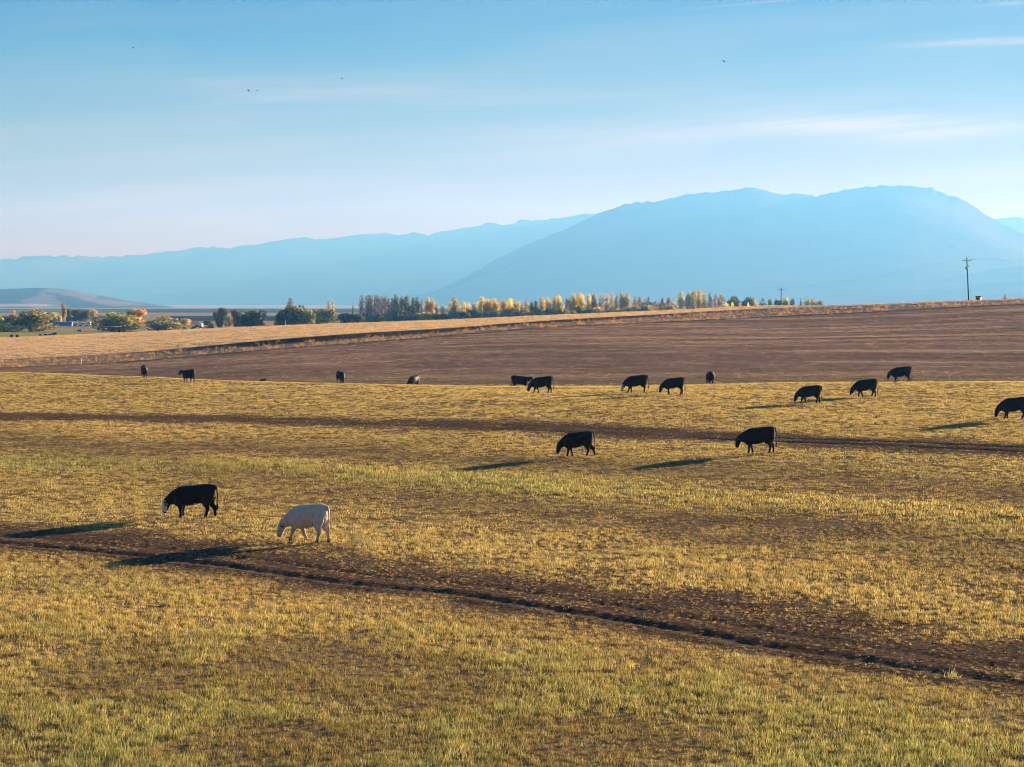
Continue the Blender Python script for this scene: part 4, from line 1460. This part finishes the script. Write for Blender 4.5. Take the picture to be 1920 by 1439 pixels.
# willows and farm trees at left
T('willow_tree', 14, 591, 64, 880, 'willow', 'willow')
T('willow_tree', 66, 581, 76, 890, 'willow', 'willow')
T('willow_tree', 222, 587, 92, 890, 'willow', 'willow')
T('willow_tree', 303, 593, 64, 900, 'willow', 'willow')
T('maple_tree', 256, 580, 36, 1010, 'round', 'orange')
T('farm_tree', 243, 584, 18, 1040, 'round', 'dark')
T('poplar_tree', 120, 568, 7, 1350, 'column', 'olive')
T('farm_tree', 129, 579, 14, 1360, 'round', 'dark')
T('farm_tree', 143, 581, 24, 1370, 'round', 'dark')
T('farm_tree', 160, 581, 26, 1370, 'round', 'green')
T('farm_tree', 177, 580, 16, 1360, 'round', 'dullgold')
T('farm_tree', 97, 594, 24, 1300, 'round', 'dark')
T('poplar_tree', 27, 583, 6, 1350, 'column', 'orange', 'thin')
T('shrub', 111, 592, 11, 1330, 'round', 'orange')
T('shrub', 326, 598, 16, 1150, 'round', 'dullgold')
T('shrub', 346, 598, 22, 1150, 'round', 'dullgold')
T('shrub', 389, 601, 20, 1150, 'round', 'dark')
T('shrub', 394, 606, 17, 900, 'willow', 'pale')
T('bare_tree', 413, 578, 32, 905, 'spray', 'purple', 'full')
T('bare_tree', 445, 581, 36, 910, 'spray', 'purple', 'full')
T('shrub', 430, 590, 12, 900, 'column', 'olive', 'thin')
T('shade_tree', 474, 583, 54, 900, 'round', 'dark')
T('shade_tree', 546, 574, 56, 905, 'round', 'green')
T('shade_tree', 529, 583, 30, 900, 'round', 'dark')
T('shade_tree', 576, 581, 36, 905, 'round', 'green')
T('shade_tree', 610, 581, 48, 920, 'round', 'green')
T('poplar_tree', 545, 560, 10, 1150, 'column', 'bare', 'thin')
T('poplar_tree', 617, 564, 6, 1150, 'column', 'pale', 'thin')
T('poplar_tree', 624, 563, 5, 1160, 'column', 'olive', 'thin')
T('spruce_tree', 662, 568, 6, 1300, 'cone', 'dark')
T('shade_tree', 648, 588, 36, 1000, 'round', 'dark')
T('shade_tree', 673, 589, 30, 1000, 'round', 'dark')
# the long poplar row
for u, top, w in ((678, 557, 8), (689, 556, 10), (695, 553, 7), (703, 555, 9), (709, 553, 6), (716, 556, 8), (722, 557, 7), (729, 560, 7), (735, 562, 7), (791, 562, 5), (1063, 560, 8), (1069, 561, 7), (1156, 553, 7), (1190, 557, 6), (1199, 555, 7), (1216, 557, 5), (1331, 551, 7), (1341, 552, 7)):
    T('poplar_tree', u, top, w, 1190, 'column', 'bare', 'thin')
for u, top, w in ((743, 554, 11), (753, 557, 8), (762, 557, 9), (774, 560, 9), (783, 560, 8), (997, 567, 7), (1005, 566, 7), (978, 573, 7)):
    T('poplar_tree', u, top, w, 1190, 'column', 'green')
for u, top, w in ((852, 559, 12), (1113, 553, 8), (1166, 551, 10), (1177, 551, 11), (1277, 550, 11), (1290, 549, 10), (1301, 548, 10), (1320, 548, 10), (697, 560, 9), (724, 561, 8)):
    T('poplar_tree', u, top, w, 1200, 'column', 'olive', 'full' if u > 840 else 'thin')
for u, top, w in ((802, 560, 11), (810, 562, 9), (870, 567, 7), (880, 568, 7), (902, 559, 13), (912, 562, 10), (920, 563, 10), (929, 562, 10), (945, 563, 10), (956, 562, 10), (1027, 559, 9), (1048, 556, 10), (1076, 553, 10), (1091, 551, 11), (1104, 554, 8), (1311, 545, 8)):
    T('poplar_tree', u, top, w, 1180, 'column', 'gold')
for u, top, w in ((936, 567, 8), (964, 567, 9), (971, 571, 9), (1016, 559, 10), (1040, 558, 9), (1083, 553, 9)):
    T('poplar_tree', u, top, w, 1195, 'column', 'dullgold')
for u, top, w in ((987, 564, 9), (1126, 553, 10), (1137, 553, 8), (1147, 551, 9), (1350, 553, 16)):
    T('poplar_tree', u, top, w, 1205, 'column', 'pale', 'thin')
for u, top, w in ((1155, 569, 20), (1200, 567, 28), (1223, 567, 24), (1262, 571, 16)):
    T('shade_tree', u, top, w, 1230, 'round', 'dark')
T('bare_tree', 1240, 560, 12, 1210, 'spray', 'bare', 'thin')
T('bare_tree', 1253, 559, 10, 1210, 'spray', 'bare', 'thin')
for u, top, w in ((1362, 569, 12), (1372, 569, 9), (1388, 569, 9), (1403, 569, 6), (1416, 569, 11)):
    T('shrub', u, top, w, 1100, 'round', 'gold')
for u, top, w, k in ((1377, 560, 27, 'dark'), (1402, 562, 24, 'dark'), (1413, 561, 12, 'olive'), (1428, 565, 17, 'dark'), (1442, 565, 13, 'green'), (1455, 566, 12, 'dark'), (1474, 562, 16, 'olive'), (1486, 565, 13, 'dark'), (1513, 561, 16, 'green'), (1526, 564, 16, 'olive'), (1464, 567, 14, 'dark')):
    T('shade_tree', u, top - 3, w * 1.15, 1320, 'round', k)
T('spruce_tree', 1501, 562, 10, 1320, 'cone', 'dark')
T('bare_tree', 1539, 564, 12, 1320, 'spray', 'bare', 'thin')
T('shrub', 1883, 552.5, 9, 640, 'spray', 'olive', 'thin')
pr_ = random.Random(41)
u = 816.0
while u < 1262:
    T('poplar_tree', u, 571 - (u - 816) * .012 + pr_.uniform(-5, 5), pr_.uniform(7, 11), 1222 + pr_.uniform(-10, 10), 'column', pr_.choice(['olive', 'dullgold', 'pale', 'green', 'dullgold', 'olive', 'gold']), 'thin')
    u += pr_.uniform(9, 17)
hr = random.Random(12)
u = 682.0
while u < 1262:
    T('hedge_shrub', u, 590 - (u - 680) * .024 + hr.uniform(-5, 4), hr.uniform(20, 32), 1165 + hr.uniform(-12, 12), 'round', hr.choice(['hedge', 'hedge', 'hedge', 'green', 'dullgold']))
    u += hr.uniform(11, 17)

DESC = {('poplar_tree', 'bare'): 'leafless thin poplar', ('poplar_tree', 'green'): 'green columnar poplar', ('poplar_tree', 'olive'): 'yellow green poplar', ('poplar_tree', 'gold'): 'bright golden poplar',
        ('poplar_tree', 'dullgold'): 'dull brownish gold poplar', ('poplar_tree', 'pale'): 'pale thinning poplar', ('poplar_tree', 'orange'): 'small orange poplar',
        ('shade_tree', 'dark'): 'dark green broad tree', ('shade_tree', 'green'): 'mid green broad tree', ('shade_tree', 'olive'): 'light olive broad tree', ('willow_tree', 'willow'): 'round green willow on several stems',
        ('maple_tree', 'orange'): 'glowing orange tree', ('farm_tree', 'dark'): 'dark farmyard tree', ('farm_tree', 'green'): 'green farmyard tree', ('farm_tree', 'dullgold'): 'yellowing farmyard tree',
        ('shrub', 'orange'): 'small orange shrub', ('shrub', 'dullgold'): 'round yellowish shrub', ('shrub', 'dark'): 'dark low shrub', ('shrub', 'pale'): 'tan brown shrub', ('shrub', 'olive'): 'thin greenish sapling', ('shrub', 'gold'): 'low yellow shrub',
        ('bare_tree', 'purple'): 'purplish leafless spreading tree', ('bare_tree', 'bare'): 'grey leafless spreading tree', ('spruce_tree', 'dark'): 'dark pointed spruce',
        ('hedge_shrub', 'hedge'): 'dull dark hedge shrub', ('hedge_shrub', 'dark'): 'dark green hedge shrub', ('hedge_shrub', 'green'): 'olive green hedge shrub', ('hedge_shrub', 'dullgold'): 'rusty yellow hedge shrub'}
ORD = ['first', 'second', 'third', 'fourth', 'fifth', 'sixth', 'seventh', 'eighth', 'ninth', 'tenth', 'eleventh', 'twelfth', 'thirteenth', 'fourteenth', 'fifteenth', 'sixteenth', 'seventeenth', 'eighteenth', 'nineteenth', 'twentieth', 'twenty-first', 'twenty-second', 'twenty-third', 'twenty-fourth', 'twenty-fifth', 'twenty-sixth', 'twenty-seventh', 'twenty-eighth', 'twenty-ninth', 'thirtieth']


def where(u):
    if u < 340: return 'left farm trees', 'around the farm at left'
    if u < 676: return 'left valley trees', 'in the clump left of the poplar row'
    if u < 1268: return 'poplar row', 'in the long poplar row'
    return 'right grove', 'in the grove at right'


buckets = {}
for tr_ in TREES:
    buckets.setdefault((tr_[0], tr_[6], where(tr_[1])[0]), []).append(tr_)
for bk in buckets.values():
    bk.sort(key=lambda t_: t_[1])
ti = 0
for (name, kind, wkey), bk in buckets.items():
    for i, (nm, u, top, w, d, shape, kd, dens, base) in enumerate(bk):
        x_, y_, z_ = at(u, d)
        h = (VH - top) / F * d - z_
        wd = w / F * d
        asp = h / wd
        key = 'w' if asp < 1.5 else ('m' if asp < 2.6 else 'n')
        if shape == 'column': key = 'n' if asp > 2.2 else 'm'
        cm, tm = lib(shape, dens, key)[ti % 4]
        root = empty(nm, (x_, y_, z_), random.uniform(0, 6.28), (wd * (1.75 if shape == 'column' else 1.2), wd * (1.75 if shape == 'column' else 1.2), h * 1.06))
        desc = DESC.get((nm, kd), kd + ' ' + nm.replace('_', ' '))
        lab = desc + ' ' + where(u)[1] if len(bk) == 1 else '%s %s from the left %s' % (ORD[i], desc, where(u)[1])
        tag(root, lab, 'tree' if 'tree' in nm else 'shrub', {'poplar_tree': 'poplars of the autumn row', 'hedge_shrub': 'shrubs of the hedge under the poplars', 'willow_tree': 'willows in the valley pasture'}.get(nm, 'trees in the valley'))
        link('trunk', with_mat(tm, bark if kd not in ('bare', 'pale') else pale_bark), None, root)
        link('crown', with_mat(cm, KM[kd]), None, root)
        ti += 1

# ------------------------------------------------------------------ valley farm: stack under a tarp, trucks, fences, irrigation
tarp = worn('blue_tarp', (0.05, 0.23, 0.46), 0.7, 0.3, 0.5, 0.3)
hay = worn('hay', (0.30, 0.22, 0.10), 2.0, 0.4)
white_p = worn('white_paint', (0.72, 0.72, 0.70), 1.0, 0.15, 0.5, 0.4)
red_p = worn('red_barn_paint', (0.14, 0.035, 0.025), 1.5, 0.4)
dark_m, _ = principled('dark_rubber', (0.02, 0.02, 0.02), 0.8, 0.2)
glass_d, _ = principled('window_glass', (0.03, 0.04, 0.05), 0.1, 0.5)
pivot_m = worn('dull_pivot_steel', (0.10, 0.10, 0.10), 2.0, 0.2, 0.7, 0.2)
grey_p = worn('galvanised_steel', (0.35, 0.36, 0.37), 2.0, 0.2, 0.45, 0.5)
post_w = worn('fence_wood', (0.20, 0.15, 0.11), 3.0, 0.4)
post_wh = worn('marker_white', (0.78, 0.76, 0.72), 3.0, 0.1)

x_, y_, z_ = at(118, 1120)
root = empty('hay_stack', (x_, y_, z_))
tag(root, 'long low hay stack covered with a bright blue tarp by the farm trees', 'hay stack')
for i in range(6):
    m = MB(); m.box((-4.4 + i * 1.75, 0, .75), (1.68, 3.2, 1.5)); link('bale', m.mesh('bale'), hay, root)
m = MB()
pr = [(-1.9, .35), (-1.85, 1.55), (-.9, 2.05), (0, 2.2), (.9, 2.05), (1.85, 1.55), (1.9, .35)]
vs_ = [(-5.5, a, b) for a, b in pr] + [(5.5, a, b) for a, b in pr]
n = len(pr)
m.add(vs_, [(i, i + 1, n + i + 1, n + i) for i in range(n - 1)] + [tuple(range(n))[::-1], tuple(range(n, 2 * n))])
link('tarp', m.mesh('tarp'), tarp, root)


def truck(u, d, rz, label, body_m, box=False):
    x_, y_, z_ = at(u, d)
    root = empty('pickup_truck', (x_, y_, z_), R(rz))
    tag(root, label, 'truck', 'vehicles parked in the valley')
    m = MB()
    prof = [(-2.6, .55), (-2.6, 1.05), (-.55, 1.08), (-.35, 1.80), (.85, 1.82), (1.35, 1.15), (2.5, 1.02), (2.6, .55)]
    n = len(prof)
    vs_ = [(a, -.9, b) for a, b in prof] + [(a, .9, b) for a, b in prof]
    m.add(vs_, [tuple(range(n)), tuple(range(2 * n - 1, n - 1, -1))] + [(i, n + i, n + (i + 1) % n, (i + 1) % n) for i in range(n)])
    link('body', m.mesh('body'), body_m, root)
    for s in (-1, 1):
        m = MB(); m.box((.25, s * .905, 1.45), (1.0, .02, .45)); link('window', m.mesh('window'), glass_d, root)
        for xx in (-1.6, 1.65):
            m = MB(); m.tube([(xx, s * .72, .38), (xx, s * .95, .38)], .38, 14); link('wheel', m.mesh('wheel'), dark_m, root)
    if box:
        m = MB(); m.box((-1.6, 0, 1.75), (2.0, 1.9, 1.3)); link('cargo_box', m.mesh('cargo_box'), white_p, root)
    return root


truck(146, 1110, 170, 'leftmost pale vehicle in the farmyard beside the blue tarp', grey_p)
truck(156, 1105, 10, 'white vehicle in the middle of the farmyard row', white_p, True)
truck(170, 1100, 80, 'rightmost white vehicle in the farmyard row, by the willow', white_p, True)
truck(371, 1010, 165, 'blue grey pickup with a white end parked by the tan brown shrub', metal, True)

# small pump house behind the right skyline
x_, y_, z_ = at(1834, 566)
root = empty('pump_house', (x_, y_, z_), R(-25))
tag(root, 'little dark red shed with a sunlit end beside the leaning pole', 'shed')
ph = (VH - 555.5) / F * 566 - z_
m = MB(); m.box((0, 0, ph * .40), (1.35, 1.3, ph * .80)); link('wall', m.mesh('wall'), worn('pale_boards', (0.55, 0.48, 0.42), 2, .2), root)
m = MB()
vs_ = [(-.8, -.78, ph * .8), (-.8, .78, ph * .8), (-.8, 0, ph), (.8, -.78, ph * .8), (.8, .78, ph * .8), (.8, 0, ph)]
m.add(vs_, [(0, 2, 1), (3, 4, 5), (0, 3, 5, 2), (1, 2, 5, 4), (0, 1, 4, 3)])
link('roof', m.mesh('roof'), red_p, root)
m = MB(); m.box((-.1, -.67, ph * .35), (.6, .04, ph * .62)); link('door', m.mesh('door'), red_p, root)


# corral in the gap between the dark trees
def corral(u0, u1, d, label):
    a, b = Vector(at(u0, d)), Vector(at(u1, d))
    root = empty('corral_fence', tuple(a))
    tag(root, label, 'fence')
    L = (b - a).length
    ang = math.atan2(b.y - a.y, b.x - a.x)
    n = max(3, int(L / 1.5))
    for i in range(n + 1):
        p = (b - a) * (i / n)
        m = MB(); m.tube([tuple(p + Vector((0, 0, -.3))), tuple(p + Vector((0, 0, 1.9)))], .09, 6); link('post', m.mesh('post'), post_w, root)
    for k in range(5):
        m = MB(); m.box(tuple((b - a) / 2 + Vector((0, -.12, .35 + .36 * k))), (L, .05, .2), ang); link('rail', m.mesh('rail'), post_w, root)


corral(503, 530, 930, 'brown wooden corral fence in the gap between the dark green trees')
corral(320, 372, 1180, 'weathered fence behind the tiny cattle, by the round yellowish shrubs')


def post(u, d, h, r, mat, label, name='marker_post', cat='post'):
    x_, y_, z_ = at(u, d)
    m = MB()
    m.tube([(0, 0, -.3), (0, 0, h * .5), (0, 0, h)], [r, r * .95, r * .8], 8)
    m.tube([(0, 0, h), (0, 0, h + r * .8)], [r * .95, r * .3], 8)
    tag(link(name, m.mesh(name, True), mat, None, (x_, y_, z_)), label, cat)


post(535, 700, 3.0, .09, post_wh, 'tall thin white post in front of the dark trees')
post(152, 372, 1.1, .09, post_wh, 'short white marker post in the tan weeds at left')
post(335, 398, 1.7, .06, post_w, 'thin wooden post in the weeds below the tan field')
post(666, 640, .9, .10, post_wh, 'small white marker at the edge of the tan field')
post(620, 900, 3.6, .08, post_w, 'thin dark post in front of the mid green trees', 'fence_post')
post(372, 1120, 6.5, .14, wood, 'thin pole behind the blue grey pickup', 'service_pole', 'pole')


def pivot(pts, hp, label):
    """a span of centre pivot irrigation: pipe, trusses, wheeled towers"""
    base = Vector(pts[0])
    root = empty('irrigation_pivot', tuple(base))
    tag(root, label, 'irrigation pivot', 'wheeled irrigation spans in the valley')
    tops = [Vector(p) - base + Vector((0, 0, hp)) for p in pts]
    for a, b in zip(tops[:-1], tops[1:]):
        m = MB()
        m.tube([a.lerp(b, k / 10) + Vector((0, 0, .5 * math.sin(math.pi * k / 10))) for k in range(11)], .075, 8)
        link('pipe', m.mesh('pipe', True), pivot_m, root)
        m = MB()
        for k in range(8):
            p, q_ = a.lerp(b, k / 8), a.lerp(b, (k + 1) / 8)
            mid_ = a.lerp(b, (k + .5) / 8) + Vector((0, 0, -.9 * math.sin(math.pi * (k + .5) / 8)))
            lift = lambda s: Vector((0, 0, .5 * math.sin(math.pi * s)))
            m.tube([p + lift(k / 8), mid_], .03, 5)
            m.tube([mid_, q_ + lift((k + 1) / 8)], .03, 5)
        link('truss', m.mesh('truss'), pivot_m, root)
    for tp in tops:
        m = MB()
        for s in (-1, 1):
            m.tube([tp, tp + Vector((s * .9, 0, -hp + .5))], .06, 6)
        m.box(tuple(tp + Vector((0, 0, -hp + .55))), (2.2, .15, .15))
        tw_ = link('tower', m.mesh('tower'), pivot_m, root)
        for s in (-1, 1):
            m = MB()
            c = tp + Vector((s * .95, 0, -hp + .5))
            m.tube([c + Vector((0, -.15, 0)), c + Vector((0, .15, 0))], .5, 12)
            link('wheel', m.mesh('wheel'), dark_m, tw_)


pivot([at(-170, 640), at(27, 650), at(228, 690)], 2.3, 'nearer irrigation pivot with two wheeled towers at the pasture edge')
pivot([at(75, 905), at(200, 915), at(330, 925)], 3.0, 'farther irrigation pivot with a trussed pipe behind the willows')

# one coarse green tuft on the dirt track
x_, y_ = ground(1786, 1271)
tm_ = tuft_mesh('grass_clump', 40, .20, .15, .42, .012, .5, random.Random(5))
gcm = leafy('green_blade', (0.24, 0.24, 0.10), (0.42, 0.38, 0.17))
tag(link('grass_clump', tm_, gcm, None, (x_, y_, float(zat(x_, y_)) - .02), (0, 0, 1.0)), 'single coarse green grass clump on the wheel rut at lower right', 'plant')
